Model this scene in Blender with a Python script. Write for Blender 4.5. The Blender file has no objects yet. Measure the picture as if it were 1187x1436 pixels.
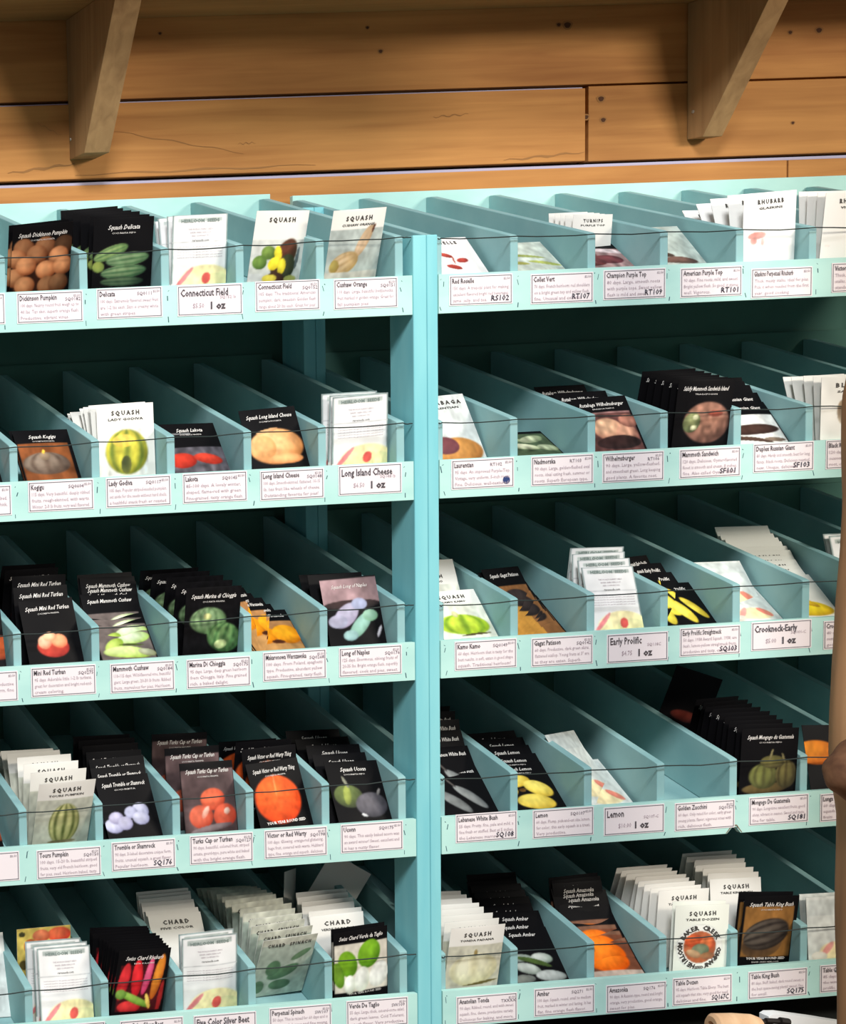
import bpy, bmesh, math, random
import numpy as np
from mathutils import Matrix, Vector
random.seed(4)
sc = bpy.context.scene
COL = sc.collection
Z0 = 1.75                      # height of the top tray's divider tops above the floor
SL = .2717                     # slope of the trays
W, H = .081, .119              # a seed packet
LB = {1: -.1075, 2: -.3618, 3: -.614, 4: -.865, 5: -1.117}      # underside of the lip boards
PK={
 'L1a':('L1',4,[-0.6081, 0.02, -0.052, 0.035, 0.0],[-0.612, 0.065, -0.209, 0.046, 0.473]),
 'L1b':('L1',2,[-0.498, 0.052, -0.524, -0.065, -0.047],None),
 'L1c':('L1',6,[-0.384, 0.045, -0.244, 0.0, -0.105],[-0.3951, 0.125, -0.105, -0.03, -0.07]),
 'L1d':('L1',4,[-0.2778, 0.034, -0.124, -0.017, 0.079],[-0.2859, 0.039, 0.253, -0.0, -0.0]),
 'L1e':('L1',1,[-0.1642, 0.053, -0.268, 0.008, 0.13],None),
 'L1f':('L1',1,[-0.0599, 0.04, -0.336, -0.051, 0.129],None),
 'R1a':('R1',1,[0.1115, 0.011, 0.746, -0.007, 0.047],None),
 'R1b':('R1',1,[0.2293, 0.006, 0.859, -0.017, 0.052],None),
 'R1c':('R1',1,[0.3332, 0.006, 0.922, 0.005, 0.0],None),
 'R1d':('R1',1,[0.4483, 0.028, 0.745, -0.017, 0.052],None),
 'R1e':('R1',5,[0.558, 0.03, -0.105, -0.061, 0.036],[0.5502, 0.075, 0.576, -0.0, 0.0]),
 'R1f':('R1',4,[0.6681, 0.021, -0.122, 0.002, -0.035],[0.6591, 0.043, 0.037, 0.0, 0.001]),
 'L2a':('L2',1,[-0.6018, 0.006, 0.508, -0.031, 0.084],None),
 'L2b':('L2',2,[-0.4901, 0.006, 0.61, 0.017, 0.07],None),
 'L2c':('L2',8,[-0.3801, 0.041, 0.021, -0.011, -0.007],[-0.385, 0.07, 0.646, 0.021, 0.331]),
 'L2d':('L2',3,[-0.2768, 0.006, 0.626, 0.017, 0.07],[-0.2792, 0.028, 0.713, -0.0, 0.07]),
 'L2e':('L2',1,[-0.1648, 0.013, 0.408, -0.052, -0.038],None),
 'L2f':('L2',3,[-0.0513, 0.027, -0.112, -0.042, 0.015],[-0.0584, 0.045, -0.035, 0.0, 0.0]),
 'R2a':('R2',1,[0.1156, 0.046, 0.465, -0.052, 0.052],None),
 'R2b':('R2',1,[0.2292, 0.006, 1.032, 0.002, 0.0],None),
 'R2c':('R2',3,[0.3361, 0.013, 0.53, -0.038, -0.043],[0.3303, 0.089, 0.524, 0.001, 0.042]),
 'R2d':('R2',6,[0.4477, 0.022, -0.114, 0.038, -0.051],[0.441, 0.1, -0.279, -0.0, 0.0]),
 'R2e':('R2',7,[0.554, 0.006, 0.74, 0.015, -0.035],[0.549, 0.07, 0.436, -0.001, -0.035]),
 'R2f':('R2',5,[0.6631, 0.006, -0.026, -0.004, -0.059],[0.657, 0.036, 0.304, -0.0, 0.0]),
 'L3a':('L3',2,[-0.6107, 0.006, 0.386, 0.014, -0.071],None),
 'L3b':('L3',5,[-0.4939, 0.011, 0.327, -0.02, 0.106],[-0.499, 0.19, -0.454, 0.019, 0.07]),
 'L3c':('L3',8,[-0.3869, 0.006, 0.798, 0.01, -0.017],[-0.3892, 0.092, 0.19, 0.008, 0.0]),
 'L3d':('L3',5,[-0.2756, 0.025, -0.146, 0.01, 0.05],[-0.2875, 0.16, -0.576, -0.009, -0.155]),
 'L3e':('L3',5,[-0.1675, 0.006, 0.891, 0.001, 0.0],[-0.1647, 0.045, 0.628, 0.017, 0.676]),
 'L3f':('L3',1,[-0.0525, 0.024, 0.277, -0.037, -0.053],None),
 'R3a':('R3',2,[0.1146, 0.006, 0.728, -0.016, 0.008],[0.107, 0.065, 0.545, -0.0, 0.002]),
 'R3b':('R3',9,[0.2253, 0.006, 0.998, 0.009, -0.017],[0.2222, 0.05, 0.499, 0.017, 0.367]),
 'R3c':('R3',4,[0.3246, 0.008, 0.28, 0.025, 0.045],[0.33, 0.09, -0.14, 0.015, -0.025]),
 'R3d':('R3',4,[0.4482, 0.006, 0.827, 0.004, -0.017],[0.4412, 0.06, 0.463, 0.023, 0.529]),
 'R3e':('R3',2,[0.5547, 0.006, 0.93, -0.013, -0.017],[0.5469, 0.043, 0.649, 0.019, 0.047]),
 'R3f':('R3',12,[0.6479, 0.02, 0.883, 0.024, -0.035],[0.6542, 0.155, 0.434, 0.01, -0.098]),
 'L4a':('L4',1,[-0.6158, 0.006, 0.837, 0.01, -0.017],None),
 'L4b':('L4',7,[-0.4937, 0.039, -0.419, -0.027, 0.036],[-0.4984, 0.112, 0.578, 0.017, 0.091]),
 'L4c':('L4',7,[-0.3867, 0.006, 0.462, -0.015, 0.081],[-0.3893, 0.145, -0.205, -0.012, -0.139]),
 'L4d':('L4',3,[-0.2744, 0.023, 0.161, 0.009, 0.088],[-0.282, 0.125, -0.074, 0.013, -0.071]),
 'L4e':('L4',4,[-0.1653, 0.011, 0.335, -0.054, 0.083],[-0.1776, 0.147, -0.554, -0.021, -0.123]),
 'L4f':('L4',5,[-0.0522, 0.004, 0.499, 0.035, 0.052],[-0.0621, 0.105, 0.427, 0.008, -0.043]),
 'R4a':('R4',6,[0.1137, 0.006, 0.815, -0.002, -0.029],[0.1114, 0.169, -0.211, 0.002, 0.005]),
 'R4b':('R4',5,[0.2182, 0.006, 0.859, 0.009, -0.017],[0.2184, 0.076, 0.603, 0.02, 0.086]),
 'R4c':('R4',3,[0.3303, 0.021, 0.985, -0.001, 0.011],[0.3271, 0.054, 0.554, 0.045, 0.516]),
 'R4e':('R4',9,[0.5551, 0.018, -0.046, 0.018, -0.106],[0.5485, 0.14, -0.235, 0.03, 0.18]),
 'R4f':('R4',1,[0.6596, 0.006, 0.262, 0.052, 0.0],None),
 'L5a':('L5',3,[-0.5989, 0.069, 0.305, 0.016, 0.0],[-0.603, 0.126, -0.179, 0.006, 0.018]),
 'L5b':('L5',3,[-0.4921, 0.022, 0.139, 0.033, 0.12],[-0.4992, 0.05, 0.0, 0.0, -0.0]),
 'L5c':('L5',10,[-0.3962, 0.021, -0.181, 0.067, 0.147],[-0.3932, 0.093, -0.265, -0.026, -0.17]),
 'L5d':('L5',2,[-0.2775, 0.038, -0.123, -0.038, -0.011],None),
 'L5e':('L5',14,[-0.1643, 0.068, -0.524, -0.07, 0.052],[-0.1699, 0.154, 0.599, 0.024, 0.067]),
 'L5f':('L5',2,[-0.058, 0.024, -0.125, -0.075, 0.032],None),
 'R5a':('R5',8,[0.1041, 0.024, -0.236, -0.019, 0.004],[0.1053, 0.09, 0.247, 0.009, -0.094]),
 'R5b':('R5',9,[0.217, 0.006, 0.806, 0.008, -0.07],[0.2232, 0.126, 0.257, 0.014, 0.065]),
 'R5c':('R5',10,[0.3386, 0.005, 0.913, 0.035, 0.0],[0.3333, 0.111, 0.067, -0.009, 0.062]),
 'R5d':('R5',2,[0.4505, 0.015, -0.028, 0.027, -0.029],None),
 'R5e':('R5',2,[0.5629, 0.03, -0.105, 0.035, -0.067],None),
 'R5f':('R5',2,[0.6566, 0.006, 0.087, 0.017, 0.0],None),
 'L5dx':('L5',7,[-0.2852, 0.085, 0.436, -0.0, 0.005],[-0.2886, 0.15, 0.14, -0.026, 0.006]),
 'L5fx':('L5',6,[-0.0663, 0.055, 0.087, -0.024, 0.0],[-0.0613, 0.12, 0.087, -0.013, 0.057]),
 'R5dx':('R5',8,[0.452, 0.06, -0.07, 0.017, 0.035],[0.4375, 0.16, -0.349, 0.017, 0.0]),
 'R5ex':('R5',7,[0.5583, 0.07, 0.087, 0.035, 0.0],[0.563, 0.17, -0.209, 0.017, 0.0]),
 'R1cx':('R1',5,[0.338, 0.1, -0.07, 0.017, 0.0],[0.332, 0.135, 0.035, 0.0, 0.0]),
 'R3gx':('R3',2,[0.7653, 0.08, 0.24, 0.001, 0.054],None),
 'L3fx':('L3',2,[-0.058, 0.045, 0.3, 0.0, 0.0],[-0.0607, 0.06, 0.45, 0.0, 0.0]),
}
CARDPOS={
 'L1':[(-0.6534, -0.0568), (-0.5456, -0.0573), (-0.4349, -0.0561), (-0.3223, -0.0567), (-0.2127, -0.0553), (-0.1013, -0.0568)],
 'R1':[(0.0645, -0.0585), (0.1825, -0.0608), (0.2889, -0.0595), (0.4022, -0.061), (0.5075, -0.066), (0.6282, -0.0628)],
 'L2':[(-0.6518, -0.3136), (-0.5368, -0.3113), (-0.428, -0.3113), (-0.3198, -0.3108), (-0.2097, -0.3124), (-0.0974, -0.3111)],
 'R2':[(0.0663, -0.3112), (0.1832, -0.312), (0.288, -0.3127), (0.4026, -0.3127), (0.5134, -0.31), (0.6231, -0.3103)],
 'L3':[(-0.6499, -0.5677), (-0.5398, -0.5651), (-0.4279, -0.5663), (-0.3191, -0.5669), (-0.2094, -0.5634), (-0.0994, -0.5639)],
 'R3':[(0.0697, -0.5648), (0.183, -0.5664), (0.2957, -0.568), (0.4049, -0.5652), (0.5134, -0.5633), (0.6235, -0.5676)],
 'L4':[(-0.6547, -0.8184), (-0.5387, -0.8195), (-0.4317, -0.8159), (-0.3193, -0.8146), (-0.2112, -0.814), (-0.0996, -0.8135)],
 'R4':[(0.0699, -0.8108), (0.1848, -0.8124), (0.2917, -0.8156), (0.3991, -0.8166), (0.5124, -0.8159), (0.6222, -0.8181)],
 'L5':[(-0.5383, -1.0691), (-0.4252, -1.0709), (-0.3185, -1.0717), (-0.2078, -1.0696), (-0.0941, -1.0681)],
 'R5':[(0.0696, -1.0747), (0.1867, -1.0723), (0.2961, -1.0756), (0.3975, -1.0729), (0.514, -1.0724), (0.6255, -1.0713)],
}
KN= [(-0.148, 0.218, 0.0055), (0.188, 0.221, 0.0055), (0.534, 0.373, 0.0077), (0.519, 0.374, 0.0044), (0.591, 0.253, 0.0066), (0.595, 0.219, 0.0055), (0.928, 0.204, 0.0033), (0.537, 0.196, 0.0044), (0.474, 0.161, 0.0055), (0.215, 0.34, 0.0044), (0.193, 0.378, 0.0033), (-0.153, 0.378, 0.0033), (-0.207, 0.167, 0.0044), (-0.221, 0.216, 0.0077), (0.563, 0.224, 0.0055), (0.974, 0.353, 0.0066), (0.923, 0.351, 0.0044), (0.341, 0.185, 0.0022), (0.034, 0.212, 0.0022), (-0.396, 0.178, 0.0066), (-0.07, 0.091, 0.0011)]
# ---------------------------------------------------------------- materials
def lin(c):
    return tuple((v/255/12.92 if v/255 <= .04045 else ((v/255+.055)/1.055)**2.4) for v in c[:3]) + (1,)
def mat(name, c, rough=.6, spec=.3, c2=None, scale=(8, 8, 8), detail=5, bump=0, lo=.35, hi=.7, metal=0):
    m = bpy.data.materials.new(name); m.use_nodes = True
    nt = m.node_tree; b = nt.nodes['Principled BSDF']
    b.inputs['Base Color'].default_value = lin(c); b.inputs['Roughness'].default_value = rough
    b.inputs['Specular IOR Level'].default_value = spec; b.inputs['Metallic'].default_value = metal
    if c2 or bump:
        tc = nt.nodes.new('ShaderNodeTexCoord'); mp = nt.nodes.new('ShaderNodeMapping')
        mp.inputs['Scale'].default_value = scale
        n = nt.nodes.new('ShaderNodeTexNoise'); n.inputs['Scale'].default_value = 1; n.inputs['Detail'].default_value = detail
        nt.links.new(tc.outputs['Object'], mp.inputs['Vector']); nt.links.new(mp.outputs['Vector'], n.inputs['Vector'])
        if c2:
            r = nt.nodes.new('ShaderNodeValToRGB'); r.color_ramp.elements[0].position = lo; r.color_ramp.elements[1].position = hi
            r.color_ramp.elements[0].color = lin(c2); r.color_ramp.elements[1].color = lin(c)
            nt.links.new(n.outputs['Fac'], r.inputs['Fac']); nt.links.new(r.outputs['Color'], b.inputs['Base Color'])
        if bump:
            bp = nt.nodes.new('ShaderNodeBump'); bp.inputs['Strength'].default_value = bump; bp.inputs['Distance'].default_value = .004
            nt.links.new(n.outputs['Fac'], bp.inputs['Height']); nt.links.new(bp.outputs['Normal'], b.inputs['Normal'])
    return m
def wood(name, c, c2, axis=0, fine=260, island=True):
    m = bpy.data.materials.new(name); m.use_nodes = True; nt = m.node_tree; N = nt.nodes; L = nt.links
    b = N['Principled BSDF']; b.inputs['Roughness'].default_value = .7; b.inputs['Specular IOR Level'].default_value = .2
    tc = N.new('ShaderNodeTexCoord'); mp = N.new('ShaderNodeMapping')
    s = [fine*.25, fine*.25, fine*.25]; s[axis] = fine*.012; mp.inputs['Scale'].default_value = s
    L.new(tc.outputs['Object'], mp.inputs['Vector'])
    n = N.new('ShaderNodeTexNoise'); n.inputs['Scale'].default_value = 1; n.inputs['Detail'].default_value = 7; n.inputs['Distortion'].default_value = .6
    L.new(mp.outputs['Vector'], n.inputs['Vector'])
    mp2 = N.new('ShaderNodeMapping'); s2 = [9, 9, 9]; s2[axis] = 2.5; mp2.inputs['Scale'].default_value = s2
    L.new(tc.outputs['Object'], mp2.inputs['Vector'])
    n2 = N.new('ShaderNodeTexNoise'); n2.inputs['Scale'].default_value = 1; n2.inputs['Detail'].default_value = 3
    L.new(mp2.outputs['Vector'], n2.inputs['Vector'])
    r = N.new('ShaderNodeValToRGB'); r.color_ramp.elements[0].position = .28; r.color_ramp.elements[1].position = .68
    r.color_ramp.elements[0].color = lin(c2); r.color_ramp.elements[1].color = lin(c)
    mx = N.new('ShaderNodeMath'); mx.operation = 'ADD'; ml = N.new('ShaderNodeMath'); ml.operation = 'MULTIPLY'; ml.inputs[1].default_value = .45
    L.new(n.outputs['Fac'], ml.inputs[0]); L.new(ml.outputs[0], mx.inputs[0])
    ml2 = N.new('ShaderNodeMath'); ml2.operation = 'MULTIPLY'; ml2.inputs[1].default_value = .55
    L.new(n2.outputs['Fac'], ml2.inputs[0]); L.new(ml2.outputs[0], mx.inputs[1]); L.new(mx.outputs[0], r.inputs['Fac'])
    hs = N.new('ShaderNodeHueSaturation'); L.new(r.outputs['Color'], hs.inputs['Color'])
    if island:
        g = N.new('ShaderNodeNewGeometry'); mr = N.new('ShaderNodeMapRange'); mr.inputs['To Min'].default_value = .9; mr.inputs['To Max'].default_value = 1.08
        L.new(g.outputs['Random Per Island'], mr.inputs['Value']); L.new(mr.outputs['Result'], hs.inputs['Value'])
    L.new(hs.outputs['Color'], b.inputs['Base Color'])
    bp = N.new('ShaderNodeBump'); bp.inputs['Strength'].default_value = .25; bp.inputs['Distance'].default_value = .002
    L.new(n.outputs['Fac'], bp.inputs['Height']); L.new(bp.outputs['Normal'], b.inputs['Normal'])
    return m
def art_mat(name, rough, coat=0):
    m = bpy.data.materials.new(name); m.use_nodes = True; nt = m.node_tree; b = nt.nodes['Principled BSDF']
    a = nt.nodes.new('ShaderNodeAttribute'); a.attribute_name = 'print'
    nt.links.new(a.outputs['Color'], b.inputs['Base Color']); b.inputs['Roughness'].default_value = rough
    b.inputs['Specular IOR Level'].default_value = coat
    return m
TEAL = mat('teal_paint', (150, 188, 188), .6, .2, (134, 176, 178), (14, 14, 14), 6, .08)
MINT = mat('mint_paint', (184, 224, 215), .6, .2, (170, 213, 206), (10, 30, 22), 6, .05, .3, .62)
POSTM = mat('post_paint', (140, 206, 210), .6, .2, (122, 194, 202), (30, 30, 5), 6, .08)
BACKM = mat('shaded_back_paint', (84, 122, 110), .8, .15, (72, 108, 98), (6, 6, 6), 5)  # back paint darkened, the shade inside the trays put into its colour
EDGE = mat('worn_wood_edge', (120, 105, 85), .8)
DARKS = mat('shaded_lower_shelf', (40, 44, 42), .8)  # near-black colour carries the shade below the bottom trays
MARK = mat('pencil_and_staple_marks', (62, 92, 100), .8)
CARD = mat('card_paper', (234, 224, 226), .6)
INK = mat('dark_ink', (78, 72, 76), .7)
GREY = mat('grey_print', (176, 160, 168), .7)
HAND = mat('handwritten_ink', (48, 46, 60), .7)
BLUE = mat('blue_sticker', (38, 58, 110), .5)
WHITE = mat('white_print', (226, 220, 214), .6)
DARKP = mat('black_print', (70, 66, 62), .6)
CORD = mat('dark_cord', (38, 48, 46), .6)
PINE = wood('pine_board', (202, 144, 82), (150, 96, 50))
SHELFW = wood('shelf_board_wood', (184, 134, 80), (140, 98, 56))
BRKT = wood('bracket_wood', (184, 144, 98), (130, 96, 62), 2)
KNOT = mat('wood_knot', (78, 46, 26), .8)
STREAK = mat('wood_mark', (152, 106, 60), .8)
GAPM = mat('dark_gap', (40, 28, 24), .9)
PALE = mat('pale_gap_strip', (176, 172, 196), .7)  # pale lavender strips filling the gaps between planks
BARK = wood('peeled_log_wood', (196, 148, 106), (122, 82, 52), 2, 90, False)
BURL = mat('burl_wood', (136, 96, 68), .8, .2, (96, 64, 46), (40, 40, 40), 6, .3)
KMAT = art_mat('glossy_packet_print', .5, .08)
WMAT = art_mat('paper_packet_print', .6, .25)
KBACK = mat('black_packet_paper', (15, 14, 16), .5, .08)
WBACK = mat('white_packet_paper', (216, 212, 204), .6)
NAIL = mat('nail_head', (190, 185, 175), .4, .5, metal=.4)

# ---------------------------------------------------------------- mesh helpers
class MB:
    def __init__(s): s.v = []; s.f = []; s.m = []; s.mats = []
    def mi(s, m):
        if m not in s.mats: s.mats.append(m)
        return s.mats.index(m)
    def add(s, vs, fs, m):
        o = len(s.v); k = s.mi(m); s.v += [tuple(v) for v in vs]
        s.f += [tuple(i+o for i in f) for f in fs]; s.m += [k]*len(fs)
    def prism(s, poly, lo, hi, axis, m):
        """poly: list of 2-D points; extruded from lo to hi along axis (0 x, 1 y, 2 z)"""
        n = len(poly)
        def P(p, t):
            return {0: (t, p[0], p[1]), 1: (p[0], t, p[1]), 2: (p[0], p[1], t)}[axis]
        vs = [P(p, lo) for p in poly]+[P(p, hi) for p in poly]
        fs = [tuple(range(n))[::-1], tuple(range(n, 2*n))]+[(i, (i+1) % n, n+(i+1) % n, n+i) for i in range(n)]
        s.add(vs, fs, m)
    def box(s, x0, x1, y0, y1, z0, z1, m): s.prism([(x0, z0), (x1, z0), (x1, z1), (x0, z1)], y0, y1, 1, m)
    def tube(s, pts, r, m, k=8, cap=True):
        rs = r if hasattr(r, '__len__') else [r]*len(pts); vs = []; pts = [Vector(p) for p in pts]
        for i, p in enumerate(pts):
            t = (pts[min(i+1, len(pts)-1)]-pts[max(i-1, 0)]).normalized()
            a = t.cross(Vector((0, 0, 1)) if abs(t.z) < .9 else Vector((0, 1, 0))).normalized(); b = t.cross(a)
            vs += [p+(a*math.cos(q*2*math.pi/k)+b*math.sin(q*2*math.pi/k))*rs[i] for q in range(k)]
        fs = [(i*k+q, i*k+(q+1) % k, (i+1)*k+(q+1) % k, (i+1)*k+q) for i in range(len(pts)-1) for q in range(k)]
        if cap: fs += [tuple(range(k)), tuple(range((len(pts)-1)*k, len(pts)*k))[::-1]]
        s.add(vs, fs, m)
    def build(s, name, parent=None, loc=(0, 0, 0), bevel=0, smooth=False):
        me = bpy.data.meshes.new(name); me.from_pydata(s.v, [], s.f)
        for m in s.mats: me.materials.append(m)
        me.polygons.foreach_set('material_index', s.m)
        if smooth: me.polygons.foreach_set('use_smooth', [True]*len(s.f))
        bm = bmesh.new(); bm.from_mesh(me); bmesh.ops.recalc_face_normals(bm, faces=bm.faces); bm.to_mesh(me); bm.free()
        o = bpy.data.objects.new(name, me); COL.objects.link(o); o.location = loc
        if parent: o.parent = parent
        if bevel:
            b = o.modifiers.new('soft_edges', 'BEVEL'); b.width = bevel; b.segments = 2; b.limit_method = 'ANGLE'
        return o
def empty(name, loc=(0, 0, 0)):
    o = bpy.data.objects.new(name, None); COL.objects.link(o); o.location = loc; return o
def tag(o, label=None, cat=None, group=None, kind=None):
    for k, v in (('label', label), ('category', cat), ('group', group), ('kind', kind)):
        if v: o[k] = v
    return o

# ---------------------------------------------------------------- lettering
_tc = {}
def text_geo(txt, size=1, shear=0, bold=0, res=1):
    key = (txt, shear, bold)
    if key not in _tc:
        cu = bpy.data.curves.new('t', 'FONT'); cu.body = txt; cu.size = 1; cu.shear = shear; cu.offset = bold; cu.resolution_u = res
        o = bpy.data.objects.new('t', cu); COL.objects.link(o)
        dg = bpy.context.evaluated_depsgraph_get(); me = bpy.data.meshes.new_from_object(o.evaluated_get(dg))
        vs = np.empty(len(me.vertices)*3, 'f'); me.vertices.foreach_get('co', vs); vs = vs.reshape(-1, 3)[:, :2].copy()
        fs = [tuple(p.vertices) for p in me.polygons]
        bpy.data.objects.remove(o); bpy.data.curves.remove(cu); bpy.data.meshes.remove(me)
        _tc[key] = (vs, fs)
    vs, fs = _tc[key]; return vs*size, fs
def put_text(mb, txt, x, z, size, m, yf, width=None, shear=0, bold=0, maxw=None, xs=1, center=False):
    """x,z = left baseline; yf(x,z) gives the surface; width stretches to fit"""
    if not txt.strip(): return
    vs, fs = text_geo(txt, size, shear, bold)
    if len(vs) == 0: return
    x0, x1 = vs[:, 0].min(), vs[:, 0].max(); k = xs
    if width: k = width/(x1-x0)
    if maxw and (x1-x0)*k > maxw: k = maxw/(x1-x0)
    ox = x-(x1-x0)*k/2 if center else x
    mb.add([(ox+(v[0]-x0)*k, yf(ox+(v[0]-x0)*k, z+v[1]), z+v[1]) for v in vs.tolist()], fs, m)

# ---------------------------------------------------------------- printed pictures
CW, CH = 66, 96
XX, YY = np.meshgrid((np.arange(CW)+.5)/CW, (np.arange(CH)+.5)/CH)       # 0..1 across, 0..1 down
rng = np.random.RandomState(3)
def vnoise(n):
    g = rng.rand(n+2, n+2); u = XX*n; v = YY*n; i = u.astype(int); j = v.astype(int); a = u-i; b = v-j
    return (g[j, i]*(1-a)*(1-b)+g[j, i+1]*a*(1-b)+g[j+1, i]*(1-a)*b+g[j+1, i+1]*a*b)
def paint(base, ops, vis):
    C = np.ones((CH, CW, 3))*np.array(base, float); V = YY/vis; ar = H*vis/W       # V: 0 top .. 1 at the lip
    for op in ops:
        k = op[0]
        if k == 'R':
            x0, y0, x1, y1, c = op[1:6]; m = (XX >= x0) & (XX <= x1) & (V >= y0) & (V <= y1); C[m] = c
        elif k in 'ES':
            cx, cy, rx, ry, rot, c1, c2 = op[1:8]; a = math.radians(rot)
            dx = XX-cx; dy = (V-cy)*ar; u = (dx*math.cos(a)+dy*math.sin(a))/rx; v = (-dx*math.sin(a)+dy*math.cos(a))/(ry*ar)
            t = u*u+v*v; m = np.clip((1.06-t)*6, 0, 1)[..., None]
            sh = np.clip(((u+.25)**2+(v+.3)**2)/1.7, 0, 1)[..., None]
            col = np.array(c1)*(1-sh)+np.array(c2)*sh
            if k == 'S':
                n, cd, vert = op[8:11]; w = u/np.sqrt(np.clip(1-v*v, .05, 1)) if vert else v/np.sqrt(np.clip(1-u*u, .05, 1))
                rb = (.5+.5*np.cos(np.arcsin(np.clip(w, -1, 1))*2*n))[..., None]**2; rb = rb*(.6+.4*vnoise(14)[..., None])
                col = col*(1-rb)+np.array(cd)*rb
            C = C*(1-m)+col*m
        elif k == 'N':
            amp, n = op[1:3]; x0, y0, x1, y1 = op[3:7] if len(op) > 3 else (0, 0, 1, 1)
            m = (XX >= x0) & (XX <= x1) & (V >= y0) & (V <= y1); f = 1+amp*(vnoise(n)-.5)*2; C[m] = C[m]*f[m][:, None]
        elif k == 'C':      # ring
            cx, cy, r0, r1, c = op[1:6]; d = np.hypot(XX-cx, (V-cy)*ar); C[(d >= r0) & (d <= r1)] = c
    df = np.abs(C-np.array(base, float)).sum(-1) > 40
    f = 1+.13*(vnoise(22)+vnoise(9)-1)*1.3; C[df] = C[df]*f[df][:, None]
    K_ = C.copy(); K_[1:-1, 1:-1] = (C[1:-1, 1:-1]*4+C[:-2, 1:-1]+C[2:, 1:-1]+C[1:-1, :-2]+C[1:-1, 2:])/8
    C = K_
    return np.clip(C, 0, 255)/255
def E(*a): return ('E',)+a
def S(*a): return ('S',)+a
def R(*a): return ('R',)+a
BLK = (15, 14, 16); PAP = (238, 234, 226); WIN = (203, 203, 196); OZP = (236, 234, 232)
OZ = [R(0, 0, 1, 1, (136, 152, 150)), R(.025, .02, .975, 1, OZP), R(.1, .05, .9, .115, (176, 184, 178)),
      R(0, .395, 1, .41, (190, 190, 190)), ('N', .04, 9), E(.62, 1.0, .5, .27, 0, (250, 236, 182), (244, 232, 170)), E(.78, .99, .3, .13, 0, (236, 226, 170), (214, 218, 160)),
      E(.22, .92, .24, .035, -48, (228, 130, 132), (226, 150, 148)), E(.62, .93, .08, .085, 20, (222, 92, 84), (214, 84, 80)), R(0, 1.15, 1, 2, (240, 236, 228))]
def tone(c, k): return tuple(min(255, v*k) for v in c)
tan, tand = (222, 152, 104), (130, 66, 36)
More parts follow.
